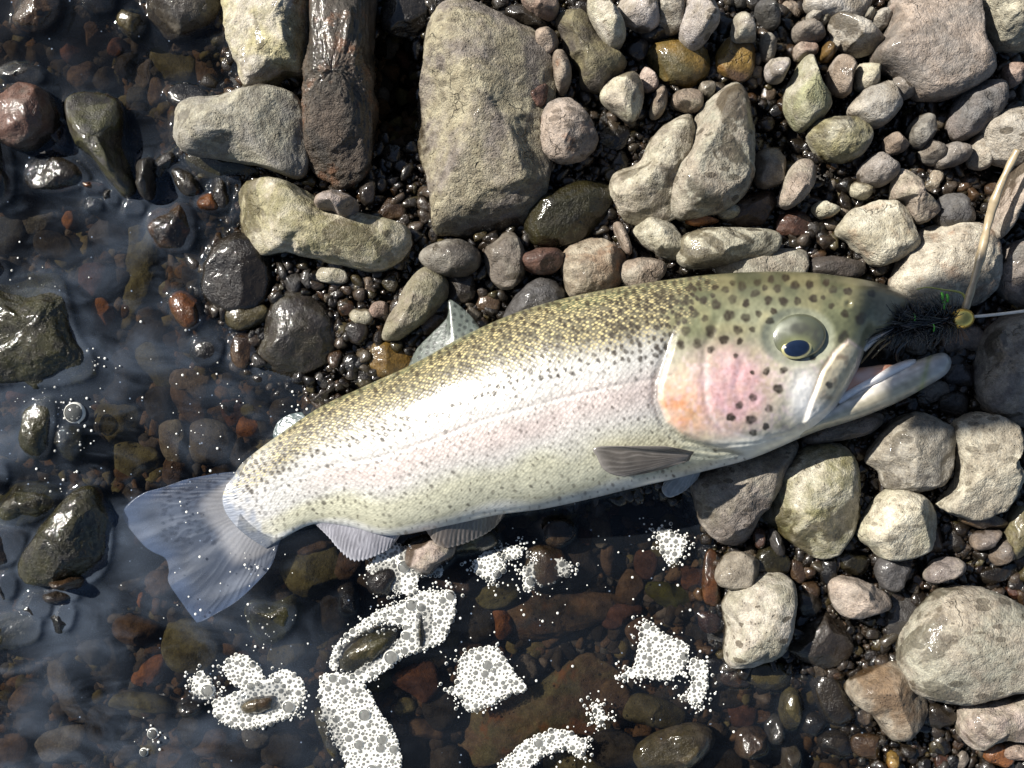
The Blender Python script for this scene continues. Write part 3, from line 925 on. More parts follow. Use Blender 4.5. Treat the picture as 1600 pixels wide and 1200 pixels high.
# ---- right, below the jaw
S('tan knuckle-shaped stone with drop just below the jaw', [(1352, 719), (1370, 690), (1400, 655), (1430, 643), (1477, 660), (1489, 680), (1486, 720), (1470, 757), (1430, 767), (1385, 762), (1374, 737)], 32, 'tan', 0.0, tint='grey', drops=0.6, facets=5, hz=18)
S('tan irregular double-bump stone beside the knuckle-shaped stone', [(1484, 666), (1500, 650), (1545, 644), (1580, 660), (1593, 690), (1582, 715), (1594, 745), (1570, 782), (1540, 807), (1500, 810), (1468, 792), (1492, 765), (1500, 720)], 36, 'tan', 0.0, tint='cream', drops=0.7, facets=3, lump=0.09, hz=20)
S('cream pointed stone below the knuckle-shaped stone', [(1338, 836), (1356, 800), (1388, 765), (1430, 770), (1461, 795), (1462, 840), (1440, 867), (1385, 875), (1360, 856)], 34, 'cream', 0.0, drops=0.6, facets=3, hz=18)
S('olive-green boulder half in the trout\'s shadow', [(1187, 806), (1200, 750), (1240, 705), (1290, 689), (1330, 709), (1340, 760), (1337, 810), (1312, 852), (1280, 872), (1232, 847), (1195, 818)], 30, 'olive', 0.0, tint='cream', moss=0.35, facets=3, hz=24)
S('grey wedge-shaped stone with bright splashed face under the trout\'s chest', [(1078, 757), (1100, 735), (1150, 702), (1240, 688), (1226, 740), (1193, 800), (1172, 847), (1130, 850), (1098, 822)], 28, 'tan', 0.0, tint='purple', drops=0.9, facets=5, hz=20)
S('mauve flat stone in shade under the lower jaw', [(1250, 685), (1275, 668), (1320, 650), (1370, 645), (1376, 660), (1350, 680), (1300, 690), (1262, 694)], 16, 'purple', 0.2, tint='pink', facets=2, hz=12)
S(None, (1430, 540, 18, 16, 0), 14, 'grey', 0.3)
S(None, (1500, 528, 40, 26, 0), 14, 'purple', 0.2)
S(None, (1500, 585, 26, 20, 20), 12, 'slate', 0.5)
S(None, (1458, 612, 26, 16, -20), 12, 'grey', 0.4)
S(None, (1490, 632, 24, 20, 0), 14, 'dark', 0.6)
S(None, (1398, 540, 22, 22, 0), 10, 'dark', 0.7)
# ---- bottom right
S('largest pale round stone with dark scratches on wet gravel', [(1404, 1021), (1420, 975), (1460, 930), (1500, 917), (1545, 921), (1592, 945), (1625, 975), (1625, 1065), (1570, 1082), (1500, 1097), (1440, 1087), (1413, 1060)], 38, 'greengrey', 0.0, tint='tan', drops=0.8, facets=1, lump=0.03, hz=22, box=0.8)
S('cream-green stone with a dark oval mark at the pool edge', [(1128, 946), (1150, 915), (1195, 894), (1230, 899), (1242, 930), (1232, 990), (1216, 1022), (1170, 1037), (1134, 1032), (1134, 985)], 30, 'cream', 0.0, tint='greengrey', drops=1.0, facets=2, hz=22)
S('tan-brown stone behind the cream-green stone', (1155, 893, 36, 31, 20), 20, 'purple', 0.2, tint='tan')
S('wet stone with amber base beside the tan-brown stone', (1112, 905, 15, 46, 0), 10, 'orange', 1.0, tint='dark')
S('tan stone with flat facets on dark gravel', [(1298, 936), (1303, 905), (1340, 904), (1380, 924), (1390, 945), (1365, 964), (1320, 963)], 26, 'tan', 0.0, tint='pink', facets=5, hz=14)
S('dark grey angular stone beside the cream-green stone', [(1224, 1006), (1250, 975), (1290, 954), (1327, 980), (1332, 1016), (1300, 1042), (1250, 1032)], 16, 'dark', 0.8, facets=5, hz=16)
S('brown heart-shaped stone with smooth nose', [(1322, 1075), (1345, 1050), (1390, 1030), (1432, 1050), (1447, 1100), (1422, 1147), (1390, 1152), (1363, 1117), (1334, 1101)], 22, 'brown', 0.3, tint='tan', facets=2, hz=18)
S('pinkish tan stone under the largest pale round stone', [(1499, 1126), (1510, 1100), (1560, 1094), (1625, 1085), (1625, 1152), (1560, 1152), (1525, 1170), (1502, 1151)], 28, 'pink', 0.0, tint='tan', drops=0.4, facets=3, hz=16)
S('bright red-brown wet stone under the pinkish tan stone', (1560, 1178, 26, 18, 25), 16, 'red', 0.7, tint='orange', facets=4)
S(None, (1588, 1175, 22, 13, 0), 22, 'pink', 0.1)
S('slate stone below the cream pointed stone', (1395, 893, 27, 28, 15), 18, 'slate', 0.4, facets=4)
S(None, (1475, 890, 30, 18, -20), 22, 'purple', 0.2, tint='tan')
S(None, (1408, 962, 26, 42, 10), 14, 'slate', 0.8)
S(None, (1213, 848, 10, 23, -20), 16, 'slate', 0.8)
S(None, (1186, 840, 10, 16, 0), 14, 'red', 0.8)
S(None, (1205, 880, 28, 26, 10), 14, 'moss', 1.0)
S(None, (1263, 942, 20, 21, 0), 14, 'dark', 0.8)
S(None, (1295, 890, 14, 26, 0), 14, 'black', 1.0)
S(None, (1335, 880, 26, 18, 20), 14, 'moss', 1.0)
S('olive wet oval stone at the pool edge', (1235, 1107, 17, 33, 5), 6, 'olive', 1.0, facets=1)
S('long dark glossy stone at the pool edge', (1300, 1092, 24, 47, -28), 8, 'dark', 1.0, facets=1)
S(None, (1175, 1160, 27, 24, 10), 5, 'brown', 1.0)
S('glossy orange-amber pebble lying on dark gravel', (1395, 1188, 10, 14, 0), 10, 'orange', 0.8, tint='yellow')
S(None, (1110, 972, 20, 18, 0), 3, 'red', 1.0)
S(None, (1270, 1128, 22, 19, 0), 4, 'dark', 1.0)
S(None, (1305, 1160, 26, 20, 20), 5, 'dark', 1.0)
S(None, (1355, 1165, 26, 20, 10), 8, 'brown', 1.0)
S(None, (1470, 1120, 26, 20, 10), 14, 'dark', 1.0)
S(None, (1210, 1140, 14, 22, 0), 4, 'slate', 1.0)
S(None, (1235, 1185, 14, 24, 0), 5, 'grey', 1.0)
S('amber-tan wet stone behind the tan double-bump stone', (1592, 832, 20, 42, 5), 18, 'tan', 0.6, tint='olive')
S(None, (1535, 812, 40, 14, 10), 16, 'brown', 0.6)
S(None, (1540, 842, 26, 14, -20), 16, 'purple', 0.4)
S(None, (1565, 865, 16, 22, 20), 16, 'purple', 0.6)
S(None, (1560, 895, 34, 14, -12), 12, 'dark', 1.0)
S(None, (1440, 840, 36, 26, 10), 12, 'brown', 0.6)
S(None, (1200, 1055, 40, 22, 5), 6, 'olive', 1.0)
S(None, (1150, 1060, 26, 14, 10), 4, 'brown', 1.0)
# ---- the pool below the belly
S('large rusty brown slab under water in the pool', [(700, 1132), (738, 1092), (800, 1075), (860, 1050), (920, 1018), (972, 1060), (967, 1110), (940, 1152), (870, 1165), (800, 1185), (730, 1195), (708, 1165)], -6, 'brown', 1.0, tint='olive', rust=0.75, facets=4, lump=0.06, hz=16)
S('dark brown slab under water above the rusty slab', [(788, 952), (810, 935), (880, 925), (960, 928), (975, 958), (900, 985), (830, 1003), (798, 990)], -5, 'brown', 1.0, tint='dark', rust=0.2, facets=3, hz=13)
S('bright orange stone under water against the dark brown slab', (785, 972, 17, 26, -15), -4, 'orange', 1.0, tint='red')
S('olive oval stone under water touching the orange stone', (780, 928, 35, 23, -18), -3, 'olive', 1.0, facets=1)
S(None, (748, 962, 30, 42, 0), -7, 'dark', 1.0)
S('brown stone with orange streak capped by a foam patch', (852, 885, 36, 38, 0), 3, 'brown', 1.0, rust=0.5, tint='olive')
S('pale tan angular stone under the anal fin among foam', [(631, 872), (645, 845), (690, 836), (716, 850), (702, 878), (665, 897), (645, 888)], 16, 'pink', 0.0, tint='tan', facets=5, hz=14)
S('olive tan stone under the ventral fin', (735, 846, 50, 18, -10), 10, 'tan', 0.4, tint='olive')
S(None, (715, 905, 44, 20, 15), 0, 'brown', 1.0)
S('dark wet stone with an orange fleck under the belly', (872, 831, 26, 22, 0), 5, 'brown', 1.0, rust=0.5, tint='dark', facets=1)
S(None, (935, 822, 20, 34, -15), -4, 'brown', 1.0, tint='tan')
S(None, (950, 872, 12, 26, 0), -6, 'brown', 1.0)
S(None, (918, 835, 14, 16, 0), -5, 'red', 1.0)
S('algae-coated log-like stone ringed by foam', (575, 1012, 62, 22, -32), 5, 'moss', 1.0, moss=0.8, tint='olive', facets=1)
S('small algae-coated sliver stone in the foam', (662, 978, 9, 36, 5), 4, 'moss', 1.0, moss=0.8)
S('glossy dark stone at the head of the foam', (600, 905, 27, 27, 0), 5, 'dark', 1.0, facets=1)
S('dark green hollow-looking stone below the tail with froth rim', [(383, 960), (395, 938), (430, 940), (460, 930), (475, 950), (462, 985), (430, 1005), (400, 1000)], 5, 'moss', 1.0, moss=0.8, tint='black', facets=2)
S('slim brown stone floating in the foam patch like a boat', (410, 1093, 38, 16, -12), 6, 'olive', 1.0, tint='brown', facets=1)
S(None, (302, 1103, 24, 13, 0), 4, 'dark', 1.0, facets=0)
S('red-brown triangular stone under water beside the foam', [(612, 1060), (650, 1035), (675, 1030), (690, 1070), (670, 1098), (645, 1085)], -5, 'red', 1.0, rust=0.5)
S('olive stone with bright wet edge at the pool corner', [(990, 1175), (1020, 1150), (1070, 1132), (1105, 1135), (1115, 1160), (1080, 1195), (1030, 1210), (1000, 1200)], 5, 'olive', 1.0, tint='tan', facets=3)
S(None, (1020, 1112, 52, 24, 8), -5, 'olive', 1.0)
S(None, (515, 1142, 13, 46, -20), 3, 'olive', 1.0)
S(None, (545, 940, 18, 28, 0), 3, 'black', 1.0)
S('reddish stone under the small foam patch below the pectoral fin', (1085, 900, 24, 24, 0), -3, 'red', 1.0, rust=0.6)
S('green algae-edged stone under water in the pool', (1050, 930, 44, 20, 20), -6, 'moss', 1.0, moss=1.0)
for a in [(1045, 845, 40, 48, 0, 'olive'), (1000, 800, 40, 22, 0, 'dark'), (905, 880, 30, 34, 0, 'dark'), (985, 920, 22, 30, 10, 'brown'),
          (1010, 880, 20, 24, 0, 'red'), (970, 960, 34, 18, -20, 'red'), (1000, 985, 24, 22, 0, 'brown'), (1090, 990, 36, 28, 10, 'dark'),
          (1140, 1080, 34, 24, 0, 'dark'), (1160, 1115, 24, 20, 0, 'red'), (1100, 1070, 30, 22, 10, 'red'), (690, 1110, 28, 30, 0, 'dark'),
          (670, 1140, 34, 16, 10, 'brown'), (640, 1170, 30, 26, 0, 'dark'), (700, 1190, 30, 24, 0, 'dark'), (670, 1018, 30, 28, 30, 'dark'),
          (700, 985, 22, 34, 10, 'olive'), (735, 1015, 20, 14, 0, 'brown'), (960, 1170, 40, 30, 0, 'dark'), (900, 1195, 50, 24, 0, 'olive'),
          (960, 1095, 26, 34, 0, 'brown'), (1130, 1190, 30, 22, 0, 'dark'), (480, 1110, 22, 30, 0, 'brown'), (470, 970, 18, 26, 0, 'dark'),
          (540, 880, 28, 24, 0, 'brown'), (490, 850, 34, 18, -10, 'brown'), (830, 850, 22, 18, 0, 'dark'), (960, 800, 24, 16, 0, 'red')]:
    S(None, a[:5], -6 - (a[0] * 13 + a[1]) % 6, a[5], 1.0, facets=3, rust=0.25 if a[5] in ('brown', 'red') else 0)

# ---- more single pebbles wherever the photo shows loose mid-sized ones between the bigger stones
FISH_OUT = [(353, 750), (380, 722), (430, 683), (500, 636), (570, 603), (650, 566), (730, 522), (810, 487), (890, 464), (970, 448),
            (1050, 436), (1110, 429), (1170, 425), (1230, 424), (1280, 427), (1340, 435), (1390, 447), (1426, 470), (1400, 515), (1345, 560),
            (1480, 560), (1480, 585), (1390, 634), (1275, 674), (1230, 693), (1170, 718), (1110, 734), (1050, 749), (985, 764), (920, 780), (850, 795),
            (770, 806), (690, 822), (610, 836), (545, 822), (490, 817), (440, 843), (400, 868), (314, 802)]
XX, YY = np.meshgrid(np.arange(1700), np.arange(1300), indexing='ij')
FISH_MASK = inside(XX - 50.0, YY - 50.0, FISH_OUT)
HAND = count[0]
rp = random.Random(21)
added = 0
tries = 0
while added < 70 and tries < 9000:
    tries += 1
    x = rp.uniform(-10, 1610)
    y = rp.uniform(-10, 1210)
    land = not in_water(x, y)
    if not land and rp.random() < 0.75:
        continue
    r = rp.uniform(12, 21) if land else rp.uniform(14, 24)
    ix, iy = int(x) + 50, int(y) + 50
    if FISH_MASK[ix, iy]:
        continue
    if not (0 <= x - r + 50 and x + r + 50 < 1700 and y - r + 50 >= 0 and y + r + 50 < 1300):
        continue
    w = OCC[int(x - r) + 50:int(x + r) + 50, int(y - r) + 50:int(y + r) + 50]
    if w.size == 0 or w.mean() > 0.22:
        continue
    a = rp.uniform(0, 180)
    asp = rp.uniform(0.6, 0.95)
    if land:
        g = float(ground(x, y)) * 1000
        dry = rp.random() < (0.55 if (x > 1180 and y < 420) else 0.12)
        c = rp.choice(['pale', 'grey', 'tan', 'purple', 'pink', 'grey', 'slate'] if dry else ['dark', 'slate', 'brown', 'purple', 'dark', 'black', 'red', 'olive'])
        S(None, (x, y, r, r * asp, a), g + r * K * 1000 * rp.uniform(0.7, 1.1), c, rp.uniform(0, 0.2) if dry else rp.uniform(0.75, 1), facets=rp.choice([2, 4, 6]))
    else:
        S(None, (x, y, r, r * asp, a), rp.uniform(-9, -4), rp.choice(['dark', 'brown', 'olive', 'purple', 'dark', 'red', 'slate']), 1.0, facets=2)
    added += 1
print('stones', HAND, added)

# ------------------------------------------------------------------ gravel (uncountable grit between the stones)
def ico(sub):
    import bmesh
    bm = bmesh.new()
    bmesh.ops.create_icosphere(bm, subdivisions=sub, radius=1)
    v = np.array([x.co[:] for x in bm.verts])
    f = np.array([[q.index for q in p.verts] for p in bm.faces])
    bm.free()
    return v, f


iv, if_ = ico(2)
protos = []
for k in range(14):
    r = random.Random(k)
    v = iv.copy()
    for _ in range(9):
        n = np.array([r.gauss(0, 1) for _ in range(3)])
        n /= np.linalg.norm(n)
        tt = np.clip(v @ n - r.uniform(0.45, 0.8), 0, None)
        v = v - np.outer(tt * 0.95, n)
    s = r.uniform(0, 50)
    v *= np.array([1 + 0.16 * nz((q[0] * 1.7 + s, q[1] * 1.7, q[2] * 1.7)) for q in v])[:, None]
    protos.append(v)
gv, gf, gc = [], [], []
off = 0
keys_land = ['dark', 'black', 'slate', 'dark', 'grey', 'dark', 'purple', 'slate', 'purple', 'brown', 'olive']
keys_wat = ['dark', 'brown', 'olive', 'dark', 'dark', 'brown', 'purple', 'black', 'slate']
iv1, if1 = ico(1)
protos1 = []
for k in range(10):
    r = random.Random(100 + k)
    v = iv1.copy() * np.array([[r.uniform(0.8, 1.2)] for _ in range(len(iv1))])
    protos1.append(v)
N_GR = 44000
for k in range(N_GR):
    x = random.uniform(-90, 1690)
    y = random.uniform(-90, 1290)
    ix_, iy_ = int(x) + 50, int(y) + 50
    if 8 < ix_ < 1692 and 8 < iy_ < 1292:
        if FISH_MASK[ix_, iy_]:
            continue
        if OCC[ix_ - 7, iy_] and OCC[ix_ + 7, iy_] and OCC[ix_, iy_ - 7] and OCC[ix_, iy_ + 7]:
            continue
    land = ground(x, y) > -0.004
    q = random.random()
    r = (4.6 + 15 * q ** 2.4) if land else (6 + 16 * q ** 2.5)
    rr = r * K
    a = random.uniform(0, 6.28)
    tl = random.uniform(-0.6, 0.6)
    sx, sy, sz = rr, rr * random.uniform(0.6, 0.95), rr * random.uniform(0.45, 0.8)
    small = r < 5.2
    v = (protos1[k % 10] if small else protos[k % 14]) * (sx, sy, sz)
    ct, st_ = math.cos(tl), math.sin(tl)
    v = np.stack([v[:, 0] * ct - v[:, 2] * st_, v[:, 1], v[:, 0] * st_ + v[:, 2] * ct], 1)
    ca, sa = math.cos(a), math.sin(a)
    v = np.stack([v[:, 0] * ca - v[:, 1] * sa, v[:, 0] * sa + v[:, 1] * ca, v[:, 2]], 1)
    z = float(ground(x, y)) + random.uniform(-0.005, 0.0015) + 0.3 * rr
    v = v + ((x - 800) * K, (600 - y) * K, z)
    gv.append(v)
    gf.append((if1 if small else if_) + off)
    off += len(v)
    key = random.choice(keys_land if land else keys_wat)
    c = np.array(PAL[key]) * (random.uniform(0.4, 0.95) if land else random.uniform(0.7, 1.3))
    w = 1.0 if not land else random.uniform(0.75, 1)
    if land and x > 1150 and y < 420 and random.random() < 0.06:
        c = np.array(PAL['grey']) * random.uniform(0.8, 1.1)
        w = 0.2
    gc.append(np.tile(np.r_[c, w], (len(v), 1)))
print('grit', len(gv), sum(len(q) for q in gf))
me = mesh_from('gravel', np.concatenate(gv), np.concatenate(gf), mats=[MAT_GRAVEL])
color_attr(me, np.concatenate(gc))
tag(link('gravel', me), 'dark wet river gravel filling the gaps between the stones', 'gravel', kind='stuff')

# ------------------------------------------------------------------ water with a meniscus round whatever stands in it
WS = 2.0                                         # photo pixels per cell
wx = np.arange(-160, 1481, WS)
wy = np.arange(-160, 1361, WS)
WX, WY = np.meshgrid(wx, wy, indexing='ij')
emer = np.zeros(WX.shape, bool)
for (cx, cy, a3, r3, zc, hz, box) in RASTER:
    if zc + hz < 0.0005 or zc - hz > 0:
        continue
    R = r3.max() * 1.02
    i0, i1 = np.searchsorted(wx, [cx - R, cx + R])
    j0, j1 = np.searchsorted(wy, [cy - R, cy + R])
    if i1 <= i0 or j1 <= j0:
        continue
    dx = WX[i0:i1, j0:j1] - cx
    dy = WY[i0:i1, j0:j1] - cy
    rr = np.interp(np.arctan2(dy, dx), a3, r3)
    u = -zc / hz
    lim = 1.0 if u <= 0 else max(0.0, 1 - abs(u) ** (2 / box)) ** (box / 2)
    emer[i0:i1, j0:j1] |= np.hypot(dx, dy) < rr * lim
emer |= inside(WX, WY, FISH_OUT) & (WX > 375)
dist = np.where(emer, 0.0, 99.0)
for _ in range(9):
    for ax in (0, 1):
        for s in (1, -1):
            dist = np.minimum(dist, np.roll(dist, s, ax) + 1)
            dist = np.minimum(dist, np.roll(np.roll(dist, s, ax), s, 1 - ax) + 1.414)
            dist = np.minimum(dist, np.roll(np.roll(dist, s, ax), -s, 1 - ax) + 1.414)
dist = dist * WS * K * 1000                      # mm
men = 3.2 * np.exp(-dist / 2.6)
for _ in range(2):
    mp_ = np.pad(men, 1, mode='edge')
    men = (mp_[:-2, 1:-1] + mp_[2:, 1:-1] + mp_[1:-1, :-2] + mp_[1:-1, 2:] + 2 * men) / 6
rip = (smooth_noise2(WX, WY, 90, 1) - 0.5) * 0.8 + (smooth_noise2(WX, WY, 34, 2) - 0.5) * 0.25
zw = (men + rip) * 0.001
sky_sheen_film = np.clip(1.15 - (WX - 150) / 420, 0.12, 1.0) * np.clip(0.2 + (WY - 120) / 420, 0.15, 1.0)  # painted sky sheen strongest at the left, weak near the top
V = np.stack([(WX.ravel() - 800) * K, (600 - WY.ravel()) * K, zw.ravel()], 1)
F = grid_faces(len(wx), len(wy))[:, ::-1]
gw = ground(WX.ravel(), WY.ravel())
wsd = sdf(WX, WY, WATER_POLY).ravel()
keep = (wsd[F].max(1) > -14)
F = F[keep]
used, inv = np.unique(F, return_inverse=True)
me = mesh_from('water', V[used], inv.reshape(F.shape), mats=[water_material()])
float_attr(me, sky_sheen_film.ravel()[used], 'sky_sheen_film')
tag(link('water', me), 'shallow clear river water with painted milky sky sheen lapping the stones', kind='structure')

# ------------------------------------------------------------------ the trout
PAIRS_U = [(364, 746), (380, 722), (430, 683), (500, 636), (570, 603), (650, 566), (730, 522), (810, 487), (890, 464), (970, 448),
           (1050, 436), (1110, 429), (1170, 425), (1230, 424), (1280, 427), (1312, 431), (1340, 435), (1365, 440), (1390, 447), (1411, 457), (1425, 468)]
PAIRS_L = [(416, 857), (440, 843), (490, 819), (545, 823), (610, 837), (690, 824), (770, 806), (850, 795), (920, 780), (985, 764),
           (1050, 749), (1110, 734), (1170, 718), (1222, 697), (1264, 676), (1302, 644), (1337, 585), (1359, 532), (1386, 517), (1407, 496), (1423, 477)]
T_MM = [2.2, 6.5, 12, 19, 25, 30, 33, 34.5, 35, 35, 34, 32.5, 31, 29, 26, 23, 19, 15, 11, 7, 3]
ZC_MM = [-0.6, 0.6, 3.5, 9, 15, 22, 28, 33, 37, 40, 41, 42, 42, 42, 42, 42, 42, 42, 42, 42, 42]
NS, NV = 760, 230
U = catmull(PAIRS_U, NS)
L = catmull(PAIRS_L, NS)
TT = catmull(np.array(T_MM)[:, None], NS)[:, 0] * 0.001
ZC = catmull(np.array(ZC_MM)[:, None], NS)[:, 0] * 0.001
# round the two ends off
ends = np.ones(NS)
ends[-6:] = np.sqrt(np.linspace(1, 0.15, 6))
phi = np.linspace(-1, 1, NV)
vv = np.sin(phi * math.pi / 2) * 0.55 + phi * 0.45       # denser near the rims
vs = vv[None, :]
X = (U[:, 0:1] + L[:, 0:1]) / 2 + (L[:, 0:1] - U[:, 0:1]) / 2 * vs
Y = (U[:, 1:2] + L[:, 1:2]) / 2 + (L[:, 1:2] - U[:, 1:2]) / 2 * vs
prof = np.clip(1 - np.abs(vs) ** 2.25, 0, None) ** 0.52
TTe = TT * ends
Z = ZC[:, None] + TTe[:, None] * prof
# end of the tail root bulges into the fin
tb = np.clip(1 - np.arange(NS) / 40.0, 0, 1)[:, None]
X = X - 38 * tb ** 1.5 * (1 - vs ** 2)
Y = Y - 2 * tb ** 1.5 * (1 - vs ** 2)

# relief of the head
HEAD = [(1102, 440), (1078, 480), (1055, 520), (1042, 562), (1029, 601), (1028, 626), (1042, 660), (1066, 680), (1100, 694), (1150, 705),
        (1300, 760), (1600, 700), (1600, 380), (1110, 380)]
MAXI = [(1325, 530), (1347, 545), (1341, 582), (1316, 627), (1283, 668), (1263, 675), (1256, 660), (1268, 625), (1285, 580), (1303, 552)]
hs = sdf(X, Y, HEAD)
rimfade = sstep(1.0, 0.82, np.abs(vs))
headm0 = sstep(-4, 10, hs) * rimfade
stp_ = sstep(480, 560, Y)
relief = 2.6 * (sstep(-5, 9, hs) * stp_ + sstep(-70, 40, hs) * (1 - stp_)) * rimfade
relief -= 1.6 * np.exp(-((hs + 6) / 6) ** 2) * rimfade * stp_
PRE = [(1120, 500), (1103, 540), (1100, 580), (1103, 620), (1110, 650), (1130, 672), (1170, 684), (1220, 684)]
dp = dist_polyline(X, Y, PRE)
relief -= 0.8 * np.exp(-(dp / 7.0) ** 2) * rimfade
SUB = [(1160, 560), (1150, 600), (1158, 640), (1190, 664), (1230, 672)]
relief -= 0.5 * np.exp(-(dist_polyline(X, Y, SUB) / 6.0) ** 2)
for off_ in (0, 11, 21):
    br = [(1070, 690 + off_), (1120, 698 + off_ * 0.9), (1180, 693 + off_ * 0.6), (1240, 676 + off_ * 0.4)]
    relief -= 0.6 * np.exp(-(dist_polyline(X, Y, br) / 3.0) ** 2) * rimfade
ms = sdf(X, Y, MAXI)
relief += 2.6 * sstep(-4, 7, ms) * (0.55 + 0.45 * rimfade)
CHK = [(1322, 528), (1290, 545), (1262, 570), (1240, 605), (1226, 640), (1232, 662)]
relief -= 0.45 * np.exp(-(dist_polyline(X, Y, CHK) / 8.5) ** 2)
CHK2 = [(1310, 548), (1288, 576), (1270, 618), (1256, 655)]
relief -= 0.2 * np.exp(-(dist_polyline(X, Y, CHK2) / 7.0) ** 2)
relief += headm0 * ((smooth_noise2(X, Y, 5, 41) - 0.5) * 0.22 + (smooth_noise2(X, Y, 22, 42) - 0.5) * 0.5)
ed = np.hypot((X - 1247) / 50.0, (Y - 527) / 40.0)
relief -= 2.2 * sstep(1.25, 0.8, ed)
relief += 0.5 * np.exp(-((ed - 1.2) / 0.16) ** 2)
nd = np.hypot(X - 1326, Y - 475)
relief += 0.35 * np.exp(-((nd - 8) / 3.5) ** 2) - 1.3 * np.exp(-(nd / 4) ** 2)
# the lateral line and soft muscle unevenness
relief += (smooth_noise2(X, Y, 46, 3) - 0.5) * 0.9 * rimfade + (smooth_noise2(X, Y, 13, 4) - 0.5) * 0.22 * rimfade
LAT = [((u[0] + l[0]) / 2 + (l[0] - u[0]) * -0.02, (u[1] + l[1]) / 2 + (l[1] - u[1]) * -0.02) for u, l in zip(PAIRS_U[1:11], PAIRS_L[1:11])]
dl = dist_polyline(X, Y, LAT)
relief -= 0.35 * np.exp(-(dl / 3.0) ** 2)
Z = Z + relief * 0.001 * np.minimum(1, TTe[:, None] / 0.012)

# ---- colour
def mixc(C, c, f):
    return C * (1 - f[..., None]) + np.array(c) * f[..., None]


vsg = np.broadcast_to(vs, X.shape)
wob = (smooth_noise2(X, Y, 60, 5) - 0.5) * 0.22
va = vsg + wob * 0.6
C = np.zeros(X.shape + (3,)) + np.array((0.475, 0.465, 0.435))
C = mixc(C, (0.48, 0.37, 0.345), np.exp(-((va - 0.12) / 0.20) ** 2) * 0.55 * sstep(430, 560, X))
C = mixc(C, (0.47, 0.455, 0.325), sstep(0.32, 0.60, va) * 0.85)
C = mixc(C, (0.78, 0.77, 0.70), sstep(0.84, 0.96, va))
back = sstep(-0.22, -0.62, va)
C = mixc(C, (0.105, 0.09, 0.048), back * 0.94)
C = mixc(C, (0.12, 0.125, 0.07), sstep(-0.86, -0.97, va))
C = mixc(C, (0.46, 0.45, 0.44), sstep(470, 380, X) * 0.6)
hn_ = (smooth_noise2(X, Y, 14, 61) - 0.5) * 46
soft_ = sstep(560, 490, Y)
headm = sstep(-4, 6, hs) * (1 - soft_) + sstep(-42, 22, hs + hn_) * soft_
# head skin
hc = np.zeros_like(C) + np.array((0.47, 0.43, 0.34))
topv = sstep(592, 515, Y + (X - 1230) * -0.02 + wob * 60)
hc = mixc(hc, (0.125, 0.13, 0.07), topv)
hc = mixc(hc, (0.065, 0.065, 0.035), sstep(495, 438, Y) * 0.9)
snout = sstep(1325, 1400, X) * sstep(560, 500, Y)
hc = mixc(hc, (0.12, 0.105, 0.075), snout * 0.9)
hc = mixc(hc, (0.36, 0.35, 0.25), np.exp(-(((X - 1190) / 60) ** 2 + ((Y - 505) / 36) ** 2)) * 0.4)
pinkm = np.exp(-(((X - 1140) / 62) ** 2 + ((Y - 610) / 62) ** 2) ** 1.5)
hc = mixc(hc, (0.56, 0.32, 0.34), np.clip(pinkm * (0.55 + smooth_noise2(X, Y, 16, 8) * 0.8), 0, 0.9))
hc = mixc(hc, (0.40, 0.21, 0.20), np.clip(pinkm * 2 * (smooth_noise2(X, Y, 4, 60) - 0.6), 0, 0.5))
opm = np.exp(-(((X - 1066) / 38) ** 2 + ((Y - 628) / 46) ** 2) ** 2)
hc = mixc(hc, (0.66, 0.46, 0.36), opm * 0.8)
orm = np.exp(-(((X - 1066 - (Y - 640) * 0.3) / 40) ** 2 + ((Y - 640) / 38) ** 2) ** 1.2)
hc = mixc(hc, (0.60, 0.27, 0.13), np.clip(0.95 * orm * (0.25 + 0.9 * smooth_noise2(X, Y, 15, 9)) * (0.6 + 0.6 * smooth_noise2(X, Y, 5, 44)), 0, 0.9))
hc = mixc(hc, (0.34, 0.29, 0.15), np.clip(smooth_noise2(X, Y, 19, 45) - 0.4, 0, 1) * 0.6)
hc = mixc(hc, (0.62, 0.46, 0.50), np.clip(smooth_noise2(X, Y, 6, 46) - 0.5, 0, 1) * sstep(540, 570, Y) * sstep(690, 660, Y) * 0.9)
hc = mixc(hc, (0.74, 0.71, 0.60), sstep(676, 696, Y + (X - 1150) * 0.16))
hc = mixc(hc, (0.80, 0.78, 0.74), np.exp(-(((X - 1258) / 26) ** 2 + ((Y - 620) / 44) ** 2) ** 1.5) * 0.95)
hc = mixc(hc, (0.52, 0.45, 0.31), sstep(0, 7, ms) * sstep(655, 600, Y) * 0.9)
hc = mixc(hc, (0.78, 0.74, 0.68), sstep(0, 7, ms) * sstep(620, 655, Y))
hc = mixc(hc, (0.20, 0.14, 0.09), np.clip(smooth_noise2(X, Y, 9, 80) - 0.45, 0, 1) * sstep(2, 8, ms) * sstep(650, 620, Y) * 1.4)
hc = mixc(hc, (0.16, 0.12, 0.08), np.exp(-((ms + 2.5) / 2.2) ** 2) * sstep(1312, 1296, X) * sstep(650, 600, Y) * 0.75)
hc = mixc(hc, (0.72, 0.58, 0.52), np.exp(-((ms - 1.5) / 3.0) ** 2) * (X > 1300) * 0.6)
hc = mixc(hc, (0.24, 0.255, 0.19), sstep(1.3, 1.0, ed) * 0.7)
hc = mixc(hc, (0.70, 0.64, 0.62), np.exp(-(dp / 3.0) ** 2) * sstep(545, 570, Y) * 0.5 * smooth_noise2(X, Y, 9, 43))
C = C * (1 - headm[..., None]) + hc * headm[..., None]
C *= (0.86 + 0.28 * smooth_noise2(X, Y, 5, 10))[..., None]
C = C * (1 - 0.6 * np.exp(-((hs + 3) / 3.0) ** 2) * rimfade * stp_ * smooth_noise2(X, Y, 18, 47))[..., None]  # gap behind the gill cover: its shade darkened into the skin colour
